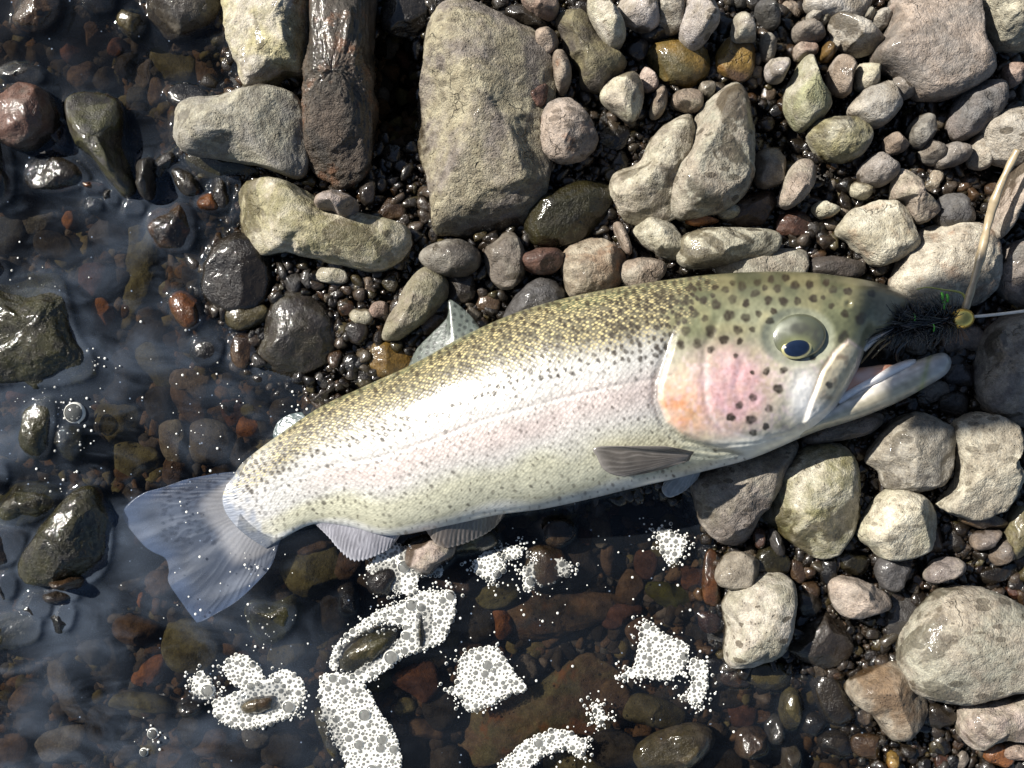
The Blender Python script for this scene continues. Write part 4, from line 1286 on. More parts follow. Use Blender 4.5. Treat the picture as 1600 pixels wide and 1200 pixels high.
C *= (0.94 + 0.12 * smooth_noise2(X, Y, 24, 11))[..., None]

# dark spots, stamped on a pixel grid and read back at the vertices
SP = np.zeros((1600, 1200), np.float32)


def stamp(x, y, rx, ry, a, f):
    R = int(max(rx, ry) * 1.6) + 2
    x0, x1, y0, y1 = int(x) - R, int(x) + R + 1, int(y) - R, int(y) + R + 1
    if x0 < 0 or y0 < 0 or x1 > 1600 or y1 > 1200:
        return
    gx, gy = np.meshgrid(np.arange(x0, x1) - x, np.arange(y0, y1) - y, indexing='ij')
    ca, sa = math.cos(a), math.sin(a)
    d = np.hypot((gx * ca + gy * sa) / rx, (-gx * sa + gy * ca) / ry)
    th_ = np.arctan2(gy, gx)
    d = d + 0.07 * np.sin(3 * th_ + x * 3.7) + 0.06 * np.sin(2 * th_ + y * 1.3) + 0.05 * np.sin(5 * th_ + x)
    SP[x0:x1, y0:y1] = np.maximum(SP[x0:x1, y0:y1], f * sstep(1.25, 0.65, d))


HS = [(105, 205, 9), (130, 225, 8), (245, 150, 9), (360, 150, 9), (325, 125, 8), (445, 130, 8), (490, 145, 11), (410, 162, 10), (565, 127, 9), (630, 112, 9),
      (700, 105, 10), (745, 140, 11), (815, 138, 11), (660, 157, 11), (600, 153, 8), (553, 180, 10), (350, 190, 7), (305, 213, 11), (222, 217, 11), (445, 208, 11),
      (365, 233, 13), (510, 228, 10), (617, 213, 11), (690, 218, 12), (757, 217, 10), (833, 204, 11), (895, 128, 9), (928, 162, 10), (1000, 170, 10), (1115, 180, 10),
      (260, 275, 12), (312, 300, 9), (183, 290, 12), (428, 285, 15), (508, 297, 12), (570, 278, 9), (642, 265, 9), (220, 360, 13), (340, 362, 15), (470, 355, 12),
      (540, 353, 8), (403, 402, 13), (275, 422, 12), (195, 425, 11), (480, 410, 8), (160, 373, 7), (625, 312, 10), (985, 278, 11), (1062, 300, 15), (980, 390, 14),
      (665, 638, 13), (478, 718, 11), (533, 787, 13), (543, 680, 11), (437, 775, 11), (608, 555, 9), (620, 735, 11), (545, 850, 9), (605, 820, 9), (910, 620, 10),
      (340, 450, 10), (690, 550, 9), (540, 560, 6), (460, 480, 7), (880, 200, 6), (920, 240, 8), (830, 490, 8)]
for (a, b, r) in HS:
    stamp(1000 + a / 3.077, 400 + b / 3.077, r * 0.66 * random.uniform(0.9, 1.2), r * 0.60, random.uniform(0, 3), random.uniform(0.75, 1.0))
rs = random.Random(3)
cells = {}
nsp = 0
for k in range(30000):
    i = rs.randrange(4, NS)
    j = rs.randrange(4, NV - 4)
    x, y, v = X[i, j], Y[i, j], vv[j]
    if hs[i, j] > (-6 if y > 520 else 4):
        continue
    dens = 0.95 if v < -0.25 else 0.85 if v < 0.25 else 0.7 if v < 0.6 else 0.3
    if x < 560:
        dens = max(dens, 0.9) if v < 0.7 else 0.3
    if rs.random() > dens:
        continue
    md = 8.6 if v < -0.25 else 8.0
    cx_, cy_ = int(x // 9), int(y // 9)
    if any((x - a) ** 2 + (y - b) ** 2 < md * md for p_ in (-1, 0, 1) for q_ in (-1, 0, 1) for a, b in cells.get((cx_ + p_, cy_ + q_), ())):
        continue
    cells.setdefault((cx_, cy_), []).append((x, y))
    nsp += 1
    if v < -0.25:
        big = rs.uniform(0.5, 1.05) * (1.2 if x > 950 else 1.0)
        st = rs.uniform(0.8, 1.0)
        el_ = rs.uniform(0.75, 1.0)
    else:
        big = rs.choice([0.35, 0.4, 0.45, 0.5, 0.6, 0.75]) * (1.15 if x < 560 else 1.0)
        st = rs.uniform(0.25, 0.8)
        el_ = rs.uniform(0.5, 1.0)
    stamp(x, y, 5.2 * big, 4.4 * big * el_, rs.uniform(0.5, 1.7), st)
print('spots', nsp)
ix = np.clip(X, 0, 1598.99)
iy = np.clip(Y, 0, 1198.99)
a_, b_ = ix.astype(int), iy.astype(int)
fx, fy = ix - a_, iy - b_
sp = (SP[a_, b_] * (1 - fx) + SP[a_ + 1, b_] * fx) * (1 - fy) + (SP[a_, b_ + 1] * (1 - fx) + SP[a_ + 1, b_ + 1] * fx) * fy
sp = np.clip(sp * (0.8 + 0.4 * smooth_noise2(X, Y, 4, 12)), 0, 1)
C = mixc(C, (0.030, 0.022, 0.014), sp * np.where(headm > 0.5, 0.97, 0.92))
# skin thins out into the tail fin
row_ = np.arange(NS)[:, None] + (smooth_noise2(X, Y, 9, 71) - 0.5) * 26
C = mixc(C, (0.24, 0.27, 0.33), sstep(34, 2, row_) * np.ones_like(X) * 0.85)
gold = back * (1 - headm) * (1 - sp * 0.9)
scl = (1 - headm) * sstep(1.0, 0.93, np.abs(vsg)) * (1 - 0.5 * sstep(0.5, 0.9, vsg))
silver = (1 - back) * (1 - headm * 0.6)

# arc-length coordinates for the scales
mid = (U + L) / 2
arc = np.r_[0, np.cumsum(np.hypot(*np.diff(mid, axis=0).T))] * K
hh = np.hypot(*(U - L).T) / 2 * K
UVx = np.broadcast_to(arc[:, None], X.shape)
UVy = np.arcsin(np.clip(vsg, -1, 1)) / (math.pi / 2) * (hh[:, None] * 0.55 + 0.035) * 1.15

xyz = PA(np.stack([X.ravel(), Y.ravel()], 1), Z.ravel())
# underside
NB = 40
vb = np.linspace(1, -1, NB + 2)[1:-1]
Xb = (U[:, 0:1] + L[:, 0:1]) / 2 + (L[:, 0:1] - U[:, 0:1]) / 2 * vb[None, :] - 38 * tb ** 1.5 * (1 - vb[None, :] ** 2)
Yb = (U[:, 1:2] + L[:, 1:2]) / 2 + (L[:, 1:2] - U[:, 1:2]) / 2 * vb[None, :]
Zb = ZC[:, None] - TTe[:, None] * np.clip(1 - np.abs(vb[None, :]) ** 2.25, 0, None) ** 0.52
xyzb = PA(np.stack([Xb.ravel(), Yb.ravel()], 1), Zb.ravel())
n_all = NV + NB
full = np.concatenate([xyz.reshape(NS, NV, 3), xyzb.reshape(NS, NB, 3)], 1).reshape(-1, 3)
F = grid_faces(NS, n_all, True)
# close the snout and the tail root
cap0 = full.reshape(NS, n_all, 3)[0].mean(0)
cap1 = full.reshape(NS, n_all, 3)[-1].mean(0)
nfull = len(full)
full = np.concatenate([full, [cap0, cap1]])
j = np.arange(n_all)
j2 = (j + 1) % n_all
lastr = (NS - 1) * n_all
T0 = np.stack([np.full(n_all, nfull), j, j2, j2], 1)
faces = [tuple(q) for q in F.tolist()] + [(nfull, int(a), int(b)) for a, b in zip(j, j2)] \
    + [(nfull + 1, lastr + int(b), lastr + int(a)) for a, b in zip(j, j2)]


def pad(A, fill):
    A = np.asarray(A).reshape(NS, NV, -1)
    B = np.broadcast_to(np.asarray(fill, float), (NS, NB, A.shape[2]))
    return np.concatenate([np.concatenate([A, B], 1).reshape(NS * n_all, -1), np.broadcast_to(np.asarray(fill, float), (2, A.shape[2]))])


def fish_material(name, scales=True, coat=0.5):
    t = NT(name)
    ca = t.node('ShaderNodeVertexColor', layer_name='Col')
    c = ca.outputs['Color']
    tc = t.node('ShaderNodeTexCoord')
    fine = t.noise(tc.outputs['Object'], 1400, 3, 0.6)
    if scales:
        g = t.node('ShaderNodeAttribute', attribute_name='gold').outputs['Fac']
        s = t.node('ShaderNodeAttribute', attribute_name='scale_amount').outputs['Fac']
        sv = t.node('ShaderNodeAttribute', attribute_name='silver').outputs['Fac']
        uv = t.node('ShaderNodeAttribute', attribute_name='scale_uv').outputs['Vector']
        mp = t.node('ShaderNodeMapping')
        mp.inputs['Scale'].default_value = (1, 1.25, 1)
        mp.inputs['Rotation'].default_value = (0, 0, 0.785)
        t.l.new(uv, mp.inputs[0])
        v = t.voronoi(mp.outputs[0], 400, 'F1', 0.5)
        dist = v.outputs['Distance']
        sc = t.node('ShaderNodeSeparateColor')
        t.l.new(v.outputs['Color'], sc.inputs[0])
        centre = t.ramp(dist, 0.25, 0.55, 1, 0)
        var = t.math('ADD', 0.45, t.math('MULTIPLY', sc.outputs[0], 0.8))
        c = t.mix(t.math('MULTIPLY', t.math('MULTIPLY', centre, g), var, clamp=True), c, (0.43, 0.36, 0.18, 1))
        edge_ = t.ramp(dist, 0.42, 0.68)
        c = t.mix(t.math('MULTIPLY', t.math('MULTIPLY', edge_, s), 0.28), c, t.mix(1.0, c, (0.42, 0.42, 0.40, 1), 'MULTIPLY'))
        h = t.math('MULTIPLY', t.math('SUBTRACT', t.math('MULTIPLY', sc.outputs[1], 0.25), dist), s)
        h = t.math('ADD', h, t.math('MULTIPLY', fine, 0.25))
        b = t.bump(h, 0.28, 0.0010)
        p = t.principled(Base_Color=c, Roughness=0.36, Normal=b)
        t.set(p.inputs['Metallic'], t.math('MULTIPLY', sv, 0.12))
    else:
        b = t.bump(fine, 0.3, 0.0004)
        p = t.principled(Base_Color=c, Roughness=0.36, Normal=b)
    p.inputs['Specular IOR Level'].default_value = 0.35
    p.inputs['Coat Weight'].default_value = coat
    p.inputs['Coat Roughness'].default_value = 0.13
    geo = t.node('ShaderNodeNewGeometry')
    bc_ = t.bump(fine, 0.12, 0.0006)
    t.l.new(bc_, p.inputs['Coat Normal'])
    return t.finish(p.outputs[0])


fish_mat = fish_material('trout_skin', True, 0.5)
trout = bpy.data.objects.new('trout', None)
col.objects.link(trout)
trout.location = P(850, 640, 0)
trout.empty_display_size = 0.05
tag(trout, 'spotted rainbow trout lying on its side across the stones with a fly in its mouth', 'fish')
TL = np.array(trout.location)


def tpart(name, me, parent=None):
    o = link(name, me)
    o.parent = parent or trout
    if parent is None:
        o.location = tuple(-TL)
    return o


me = bpy.data.meshes.new('body')
me.from_pydata(full.tolist(), [], faces)
me.polygons.foreach_set('use_smooth', np.ones(len(me.polygons), bool))
me.materials.append(fish_mat)
color_attr(me, pad(C, (0.7, 0.68, 0.6)))
float_attr(me, pad(gold, 0)[:, 0], 'gold')
float_attr(me, pad(scl, 0)[:, 0], 'scale_amount')
float_attr(me, pad(silver, 1)[:, 0], 'silver')
uva = me.attributes.new('scale_uv', 'FLOAT_VECTOR', 'POINT')
uvw = pad(np.stack([UVx, UVy, np.zeros_like(UVx)], -1), 0).astype(np.float32)
uva.data.foreach_set('vector', uvw.ravel())
tpart('body', me)


def zsurf(x, y):
    """height of the trout's upper skin at a photo pixel"""
    k = np.argmin((X - x) ** 2 + (Y - y) ** 2)
    return float(Z.ravel()[k])


# ---- lower jaw
def tube_part(name, up, lo, tmm, zmm, colorf, mat, ns=120, nv=40, parent=None):
    u_ = catmull(up, ns)
    l_ = catmull(lo, ns)
    t_ = catmull(np.array(tmm, float)[:, None], ns)[:, 0] * 0.001
    z_ = catmull(np.array(zmm, float)[:, None], ns)[:, 0] * 0.001
    e = np.ones(ns)
    e[-8:] = np.sqrt(np.linspace(1, 0.02, 8))
    th = np.linspace(0, 2 * math.pi, nv, endpoint=False)
    v_ = -np.cos(th)[None, :] * (0.4 + 0.6 * e[:, None])
    c_ = (u_ + l_) / 2
    d_ = (l_ - u_) / 2
    x = c_[:, 0:1] + d_[:, 0:1] * v_
    y = c_[:, 1:2] + d_[:, 1:2] * v_
    s_ = np.sin(th)[None, :]
    z = z_[:, None] + (t_ * e)[:, None] * np.sign(s_) * np.abs(s_) ** 0.85
    w = PA(np.stack([x.ravel(), y.ravel()], 1), z.ravel())
    fc = [tuple(q) for q in grid_faces(ns, nv, True).tolist()]
    fc += [tuple(range(nv)), tuple((ns - 1) * nv + k for k in reversed(range(nv)))]
    m = bpy.data.meshes.new(name)
    m.from_pydata(w.tolist(), [], fc)
    m.polygons.foreach_set('use_smooth', np.ones(len(m.polygons), bool))
    m.materials.append(mat)
    color_attr(m, colorf(x, y, np.broadcast_to(v_, x.shape)).reshape(-1, 3))
    return tpart(name, m, parent)


jaw_mat = fish_material('jaw_skin', False, 0.6)


def jaw_col(x, y, v):
    c = np.zeros(x.shape + (3,)) + np.array((0.40, 0.36, 0.26))
    c = mixc(c, (0.70, 0.66, 0.60), sstep(0.25, -0.5, v))
    c = mixc(c, (0.24, 0.20, 0.14), sstep(0.55, 0.8, smooth_noise2(x + y * 2.0, y * 3 + x * 1.3, 16, 50)) * 0.6)
    c = mixc(c, (0.40, 0.37, 0.30), sstep(0.5, 0.95, v) * 0.5)
    c = mixc(c, (0.36, 0.37, 0.38), sstep(1435, 1470, x) * 0.85)
    c = mixc(c, (0.30, 0.34, 0.10), np.exp(-((x - 1444 + (y - 590) * 0.25) / 4.0) ** 2) * 0.6)
    c *= (0.75 + 0.5 * smooth_noise2(x, y, 6, 13))[..., None]
    return c


jaw = tube_part('lower_jaw', [(1190, 665), (1240, 655), (1285, 640), (1316, 621), (1360, 594), (1402, 576), (1440, 560), (1470, 551), (1484, 556)],
                [(1200, 704), (1235, 691), (1280, 673), (1326, 659), (1372, 642), (1412, 624), (1450, 603), (1478, 585), (1488, 568)],
                [14, 15, 15, 14, 13, 12, 10, 8, 5], [39, 38, 37, 36, 35, 34, 33, 32, 32], jaw_col, jaw_mat)


def gum_col(x, y, v):
    c = np.zeros(x.shape + (3,)) + np.array((0.78, 0.75, 0.73))
    return c * (0.9 + 0.2 * smooth_noise2(x, y, 6, 14))[..., None]


tube_part('gum', [(1304, 620), (1340, 598), (1372, 582), (1402, 567), (1430, 559)], [(1314, 634), (1346, 612), (1378, 596), (1407, 581), (1433, 569)],
          [5, 6, 6, 5, 3], [43.5, 42.5, 41.5, 39.5, 37.5], gum_col, jaw_mat, 60, 24)


def tongue_col(x, y, v):
    c = np.zeros(x.shape + (3,)) + np.array((0.58, 0.24, 0.13))
    return mixc(c, (0.70, 0.48, 0.40), smooth_noise2(x, y, 14, 15))


tube_part('tongue', [(1300, 596), (1330, 578), (1362, 572), (1394, 568)], [(1312, 628), (1346, 610), (1376, 594), (1400, 580)],
          [8, 8, 7, 3], [40, 40, 39, 38], tongue_col, jaw_mat, 50, 24)


def mouth_col(x, y, v):
    return np.zeros(x.shape + (3,)) + np.array((0.16, 0.09, 0.07))


tube_part('mouth_lining', [(1290, 560), (1320, 555), (1345, 550)], [(1290, 640), (1318, 612), (1340, 590)],
          [15, 13, 6], [35, 34, 34], mouth_col, jaw_mat, 30, 24)


def lip_col(x, y, v):
    c = np.zeros(x.shape + (3,)) + np.array((0.50, 0.47, 0.44))
    return c


tube_part('upper_lip', [(1345, 540), (1365, 524), (1388, 512), (1404, 494), (1416, 478)], [(1352, 550), (1372, 532), (1393, 519), (1409, 500), (1421, 482)],
          [4, 4, 4, 4, 3], [47, 46, 45, 44, 43], lip_col, jaw_mat, 60, 20)

# ---- eye
def dome(name, cx, cy, rx, ry, a, z0, h, mat, colorf=None, nr=22, nt=56, parent=None, power=0.5):
    r = np.linspace(0, 1, nr)[1:]
    th = np.linspace(0, 2 * math.pi, nt, endpoint=False)
    Rr, Th = np.meshgrid(r, th, indexing='ij')
    lx, ly = rx * Rr * np.cos(Th), ry * Rr * np.sin(Th)
    x = cx + lx * math.cos(a) - ly * math.sin(a)
    y = cy + lx * math.sin(a) + ly * math.cos(a)
    z = z0 + h * np.clip(1 - Rr ** 2, 0, None) ** power
    w = PA(np.stack([np.r_[cx, x.ravel()], np.r_[cy, y.ravel()]], 1), np.r_[z0 + h, z.ravel()])
    fc = [(0, 1 + (k + 1) % nt, 1 + k) for k in range(nt)] + [tuple(q) for q in grid_faces(nr - 1, nt, True, 1)[:, ::-1].tolist()]
    m = bpy.data.meshes.new(name)
    m.from_pydata(w.tolist(), [], fc)
    m.polygons.foreach_set('use_smooth', np.ones(len(m.polygons), bool))
    m.materials.append(mat)
    if colorf:
        color_attr(m, np.concatenate([colorf(np.array([[cx]], float), np.array([[cy]], float)).reshape(-1, 3), colorf(x, y).reshape(-1, 3)]))
    return tpart(name, m, parent)


def eye_col(x, y):
    c = np.zeros(x.shape + (3,)) + np.array((0.075, 0.08, 0.052))
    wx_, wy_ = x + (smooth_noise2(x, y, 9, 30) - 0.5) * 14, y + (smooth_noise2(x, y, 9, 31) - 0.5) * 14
    c = mixc(c, (0.28, 0.29, 0.23), np.exp(-(((wx_ - 1222) / 20) ** 2 + ((wy_ - 508) / 14) ** 2)) * 0.9)  # highlight on the eyeball's upper left, painted into its colour
    c = mixc(c, (0.05, 0.05, 0.04), np.exp(-(((wx_ - 1246) / 20) ** 2 + ((wy_ - 512) / 8) ** 2) ** 2) * 0.85)
    c = mixc(c, (0.05, 0.05, 0.04), np.exp(-(((wx_ - 1272) / 8) ** 2 + ((wy_ - 524) / 12) ** 2) ** 2) * 0.85)
    c = mixc(c, (0.05, 0.055, 0.035), np.exp(-(((wx_ - 1228) / 13) ** 2 + ((wy_ - 536) / 5) ** 2) ** 2) * 0.8)
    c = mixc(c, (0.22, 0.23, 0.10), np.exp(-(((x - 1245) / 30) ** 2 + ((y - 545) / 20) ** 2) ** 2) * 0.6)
    d = np.hypot((x - 1246) / 44, (y - 527) / 36)
    c = mixc(c, (0.06, 0.065, 0.04), sstep(0.72, 1.0, d) * 0.85)
    return c * (0.85 + 0.3 * smooth_noise2(x, y, 9, 16))[..., None]


eye_mat = fish_material('eye_surface', False, 1.0)
ez = zsurf(1246, 566)
ez = (zsurf(1246, 570) + zsurf(1246, 484)) / 2 - 0.003
eye = dome('eye', 1246, 527, 45, 36, -0.25, ez + 0.0012, 0.0056, eye_mat, eye_col)
ZP = ez + 0.0012 + 0.0056 * (1 - (0.53) ** 2) ** 0.5
# iris ring and pupil sit on the eyeball, turned down towards the belly
iris_mat = plain('iris_gold', (0.55, 0.50, 0.24), 0.25, 0.5, 1.0)
pupil_mat = plain('pupil_dark', (0.006, 0.012, 0.03), 0.08, 0.0, 1.0)
dome('iris', 1245, 544, 24, 17, -0.18, ZP - 0.0006, 0.0016, iris_mat, parent=eye)
dome('pupil', 1245, 544, 20.5, 13.6, -0.18, ZP + 0.0001, 0.0018, pupil_mat, parent=eye)

# ---- fins
def fin_material(name, alpha):
    t = NT(name)
    ca = t.node('ShaderNodeVertexColor', layer_name='Col')
    tc = t.node('ShaderNodeTexCoord')
    n = t.noise(tc.outputs['Object'], 700, 4, 0.6)
    b = t.bump(n, 0.3, 0.0005)
    c = t.mix(n, t.mix(1.0, ca.outputs[0], (0.7, 0.7, 0.7, 1), 'MULTIPLY'), ca.outputs[0])
    p = t.principled(Base_Color=c, Roughness=0.28, Normal=b)
    t.set(p.inputs['Alpha'], t.math('MULTIPLY', ca.outputs[1], alpha))
    p.inputs['Coat Weight'].default_value = 0.4
    return t.finish(p.outputs[0])


def fin(name, root, outer, zr, zo, colorf, mat, rays=18, amp=0.5, nr=26, nj=None, sag=0.0, tear=0.0):
    nj = nj or rays * 8 + 1
    a = resample(catmull(root, 80), nj)
    b = resample(catmull(outer, 160), nj)
    s = np.linspace(0, 1, nr)[:, None]
    jj = np.linspace(0, 1, nj)[None, :]
    if tear:
        saw = np.abs(((jj * rays) % 1) - 0.5) * 2
        rad = 1 - tear * (1 - saw) * (0.4 + 0.6 * smooth_noise2(jj * 1000, jj * 0, 70, 17))
    else:
        rad = np.ones_like(jj)
    x = a[None, :, 0] + (b[None, :, 0] - a[None, :, 0]) * s * rad
    y = a[None, :, 1] + (b[None, :, 1] - a[None, :, 1]) * s * rad
    zr_ = np.interp(jj, np.linspace(0, 1, len(zr)), zr)
    zo_ = np.interp(jj, np.linspace(0, 1, len(zo)), zo)
    z = zr_ + (zo_ - zr_) * s + sag * np.sin(s * math.pi)
    ray = np.cos(2 * math.pi * (jj * rays + 0.9 * (smooth_noise2(jj * 1000 + 0 * s, s * 300, 55, 51) - 0.5)) + 0 * s) * (0.35 + 0.65 * smooth_noise2(jj * 1000 + 0 * s, s * 200, 38, 52))
    z = z + amp * ray * (0.4 + 0.6 * s) + (smooth_noise2(x, y, 30, 18) - 0.5) * amp * 2
    w = PA(np.stack([x.ravel(), y.ravel()], 1), z.ravel() * 0.001)
    m = mesh_from(name, w, grid_faces(nr, nj), mats=[mat])
    cc = colorf(x, y, np.broadcast_to(s, x.shape), np.broadcast_to(ray, x.shape))
    color_attr(m, cc.reshape(-1, 4))
    o = tpart(name, m)
    so = o.modifiers.new('thickness', 'SOLIDIFY')
    so.thickness = 0.0005
    so.offset = 0
    return o


def with_alpha(c, a):
    return np.concatenate([c, np.broadcast_to(a, c.shape[:2])[..., None]], -1)


def tail_col(x, y, s, ray):
    c = np.zeros(x.shape + (3,)) + np.array((0.13, 0.155, 0.215))
    c = mixc(c, (0.40, 0.45, 0.54), sstep(0.4, 1.0, ray) * 0.5)
    c = mixc(c, (0.14, 0.21, 0.38), sstep(0.72, 1.0, s) * 0.7)
    st_ = smooth_noise2(x * 0.5 + y * 0.9, y * 0.2, 14, 19)
    c = mixc(c, (0.62, 0.66, 0.74), sstep(0.6, 0.9, st_) * 0.35)
    spt = np.zeros(x.shape)
    r = random.Random(5)
    for _ in range(150):
        px, py = r.uniform(255, 370), r.uniform(748, 850)
        spt = np.maximum(spt, sstep(1.2, 0.6, np.hypot((x - px) / 4.5, (y - py) / 2.6)))
    c = mixc(c, (0.05, 0.06, 0.09), spt * 0.8)
    c = mixc(c, (0.58, 0.57, 0.58), sstep(0.40, 0.22, s) * 0.8)
    c = c * (0.72 + 0.5 * smooth_noise2(x, y, 26, 72))[..., None]
    return with_alpha(c, 0.86 - 0.34 * sstep(0.35, 1.0, s))


fin('tail_fin', [(392, 735), (385, 755), (372, 790), (380, 815), (395, 835), (412, 843), (440, 838)],
    [(362, 738), (332, 741), (288, 750), (256, 761), (223, 771), (197, 791), (194, 812), (221, 848), (238, 862), (258, 872), (264, 890), (263, 908),
     (276, 930), (303, 967), (312, 972), (338, 959), (368, 941), (397, 915), (423, 885), (434, 854)],
    [-1.2, -0.8, -0.6, -0.8, -1.2], [-2.2, -2.5, -3.5, -4, -3.5, -3, -2.2], tail_col, fin_material('tail_fin_skin', 0.95), rays=30, amp=0.16, nr=44)


def dorsal_col(x, y, s, ray):
    c = np.zeros(x.shape + (3,)) + np.array((0.13, 0.15, 0.13))
    c = mixc(c, (0.30, 0.33, 0.30), sstep(0.3, 1.0, ray) * 0.5)
    c = mixc(c, (0.16, 0.17, 0.10), sstep(0.3, 0.0, s) * 0.6)
    spt = np.zeros(x.shape)
    r = random.Random(6)
    for i in range(9):
        for k in range(9):
            px, py = 640 + i * 12 + k * 2 + r.uniform(-2, 2), 575 - i * 6 - k * 11 + r.uniform(-2, 2)
            spt = np.maximum(spt, sstep(1.2, 0.6, np.hypot((x - px) / 3.4, (y - py) / 3.0)))
    c = mixc(c, (0.04, 0.045, 0.04), spt * 0.9)
    return with_alpha(c, 0.93 - 0.2 * s)


fin('dorsal_fin', [(632, 588), (660, 568), (690, 552), (720, 537), (752, 520)], [(636, 578), (652, 545), (676, 520), (699, 495), (701, 470), (712, 473), (732, 490), (748, 510)],
    [21, 23, 26, 27], [15, 17, 18, 20], dorsal_col, fin_material('dorsal_fin_skin', 0.85), rays=11, amp=0.12)


def grey_fin(dark, pale):
    def f(x, y, s, ray):
        c = np.zeros(x.shape + (3,)) + np.array(dark)
        c = mixc(c, pale, sstep(0.0, 1.0, ray) * 0.45)
        c = c * (0.8 + 0.4 * smooth_noise2(x, y, 12, 53))[..., None]
        c = mixc(c, pale, sstep(0.88, 1.0, s) * 0.7)
        return with_alpha(c, 0.98 - 0.1 * s)
    return f


fz = zsurf(1000, 720) * 1000
fm = fin_material('grey_fin_skin', 1.0)
fin('pectoral_fin', [(1084, 706), (1080, 712), (1076, 720)], [(1040, 697), (985, 697), (930, 699), (933, 715), (945, 735), (970, 744), (1000, 741), (1035, 733), (1066, 722)],
    [fz + 5, fz + 4, fz + 1], [fz + 12, fz + 13, fz + 11, fz + 6, fz + 2], grey_fin((0.085, 0.075, 0.065), (0.24, 0.22, 0.20)), fm, rays=24, amp=0.07, sag=2)
fin('far_pectoral_fin', [(1095, 736), (1070, 742), (1050, 745)], [(1090, 748), (1068, 768), (1045, 777), (1034, 765), (1040, 750)],
    [26, 25, 24], [22, 20, 20], grey_fin((0.26, 0.27, 0.27), (0.5, 0.5, 0.5)), fm, rays=8, amp=0.4)
fin('ventral_fin', [(790, 800), (740, 806), (700, 812), (664, 812)], [(788, 806), (768, 828), (735, 846), (700, 857), (684, 853), (672, 838), (661, 822)],
    [26, 27, 28, 27], [17, 16, 16, 17], grey_fin((0.10, 0.085, 0.075), (0.28, 0.25, 0.23)), fm, rays=20, amp=0.07, tear=0.06)
fin('anal_fin', [(628, 832), (580, 826), (530, 815), (490, 812)], [(618, 846), (602, 862), (565, 877), (545, 874), (526, 855), (512, 838), (492, 818)],
    [13, 12, 9, 6], [7, 6, 5, 3], grey_fin((0.24, 0.235, 0.26), (0.52, 0.52, 0.56)), fm, rays=24, amp=0.07, tear=0.08)


def adi_col(x, y, s, ray):
    c = np.zeros(x.shape + (3,)) + np.array((0.09, 0.12, 0.12))
    return with_alpha(mixc(c, (0.1, 0.12, 0.12), smooth_noise2(x, y, 7, 20) * 0.6), 0.9)


fin('adipose_fin', [(478, 652), (455, 668), (432, 684)], [(472, 644), (452, 648), (434, 660), (427, 678), (430, 687)], [6, 6, 5], [3, 2.5, 2.5], adi_col, fm, rays=3, amp=0.3, nj=40)

# ------------------------------------------------------------------ foam on the pool
def bubble_materials():
    t = NT('foam_white')
    tc = t.node('ShaderNodeTexCoord')
    n = t.noise(tc.outputs['Object'], 900, 3)
    p = t.principled(Base_Color=t.mix(n, (0.68, 0.67, 0.61, 1), (0.84, 0.83, 0.77, 1)), Roughness=0.25)
    p.inputs['Alpha'].default_value = 0.85
    white = t.finish(p.outputs[0])
    t = NT('bubble_film')
    tc = t.node('ShaderNodeTexCoord')
    n = t.noise(tc.outputs['Object'], 250, 2)
    p = t.principled(Base_Color=t.mix(n, (0.05, 0.053, 0.05, 1), (0.13, 0.133, 0.125, 1)), Roughness=0.1)
    p.inputs['Alpha'].default_value = 0.6
    p.inputs['Coat Weight'].default_value = 0.5
    p.inputs['Coat Roughness'].default_value = 0.03
    return white, t.finish(p.outputs[0])


FOAM_W, FOAM_B = bubble_materials()


def bubbles_mesh(name, bl):
    """bl: list of (x, y, r px, z m). dome with a white foot and a clear cap"""
    Vs, Fs, Ms = [], [], []
    off = 0
    for (x, y, r, z) in bl:
        nt = 9 if r < 4 else 12 if r < 7 else 18
        els = [0.0, 0.30, 0.55, 0.95, 1.28] if r >= 4 else [0.0, 0.4, 0.75, 1.2]
        R = r * K
        px, py, pz = P(x, y, z)
        ring = []
        for e in els:
            th = np.linspace(0, 2 * math.pi, nt, endpoint=False)
            ring.append(np.stack([px + R * math.cos(e) * np.cos(th), py + R * math.cos(e) * np.sin(th), np.full(nt, pz + 0.65 * R * math.sin(e))], 1))
        v = np.concatenate(ring + [np.array([[px, py, pz + 0.65 * R]])])
        f = grid_faces(len(els), nt, True, off)
        tp = off + len(els) * nt
        b0 = off + (len(els) - 1) * nt
        Fs += [tuple(q[::-1]) for q in f.tolist()]
        Ms += [0 if (r < 2.3 or k < nt * 2) else 1 for k in range(len(f))]
        Fs += [(b0 + k, b0 + (k + 1) % nt, tp) for k in range(nt)]
        Ms += [0 if r < 2.3 else 1] * nt
        Vs.append(v)
        off += len(v)
    return np.concatenate(Vs), Fs, Ms


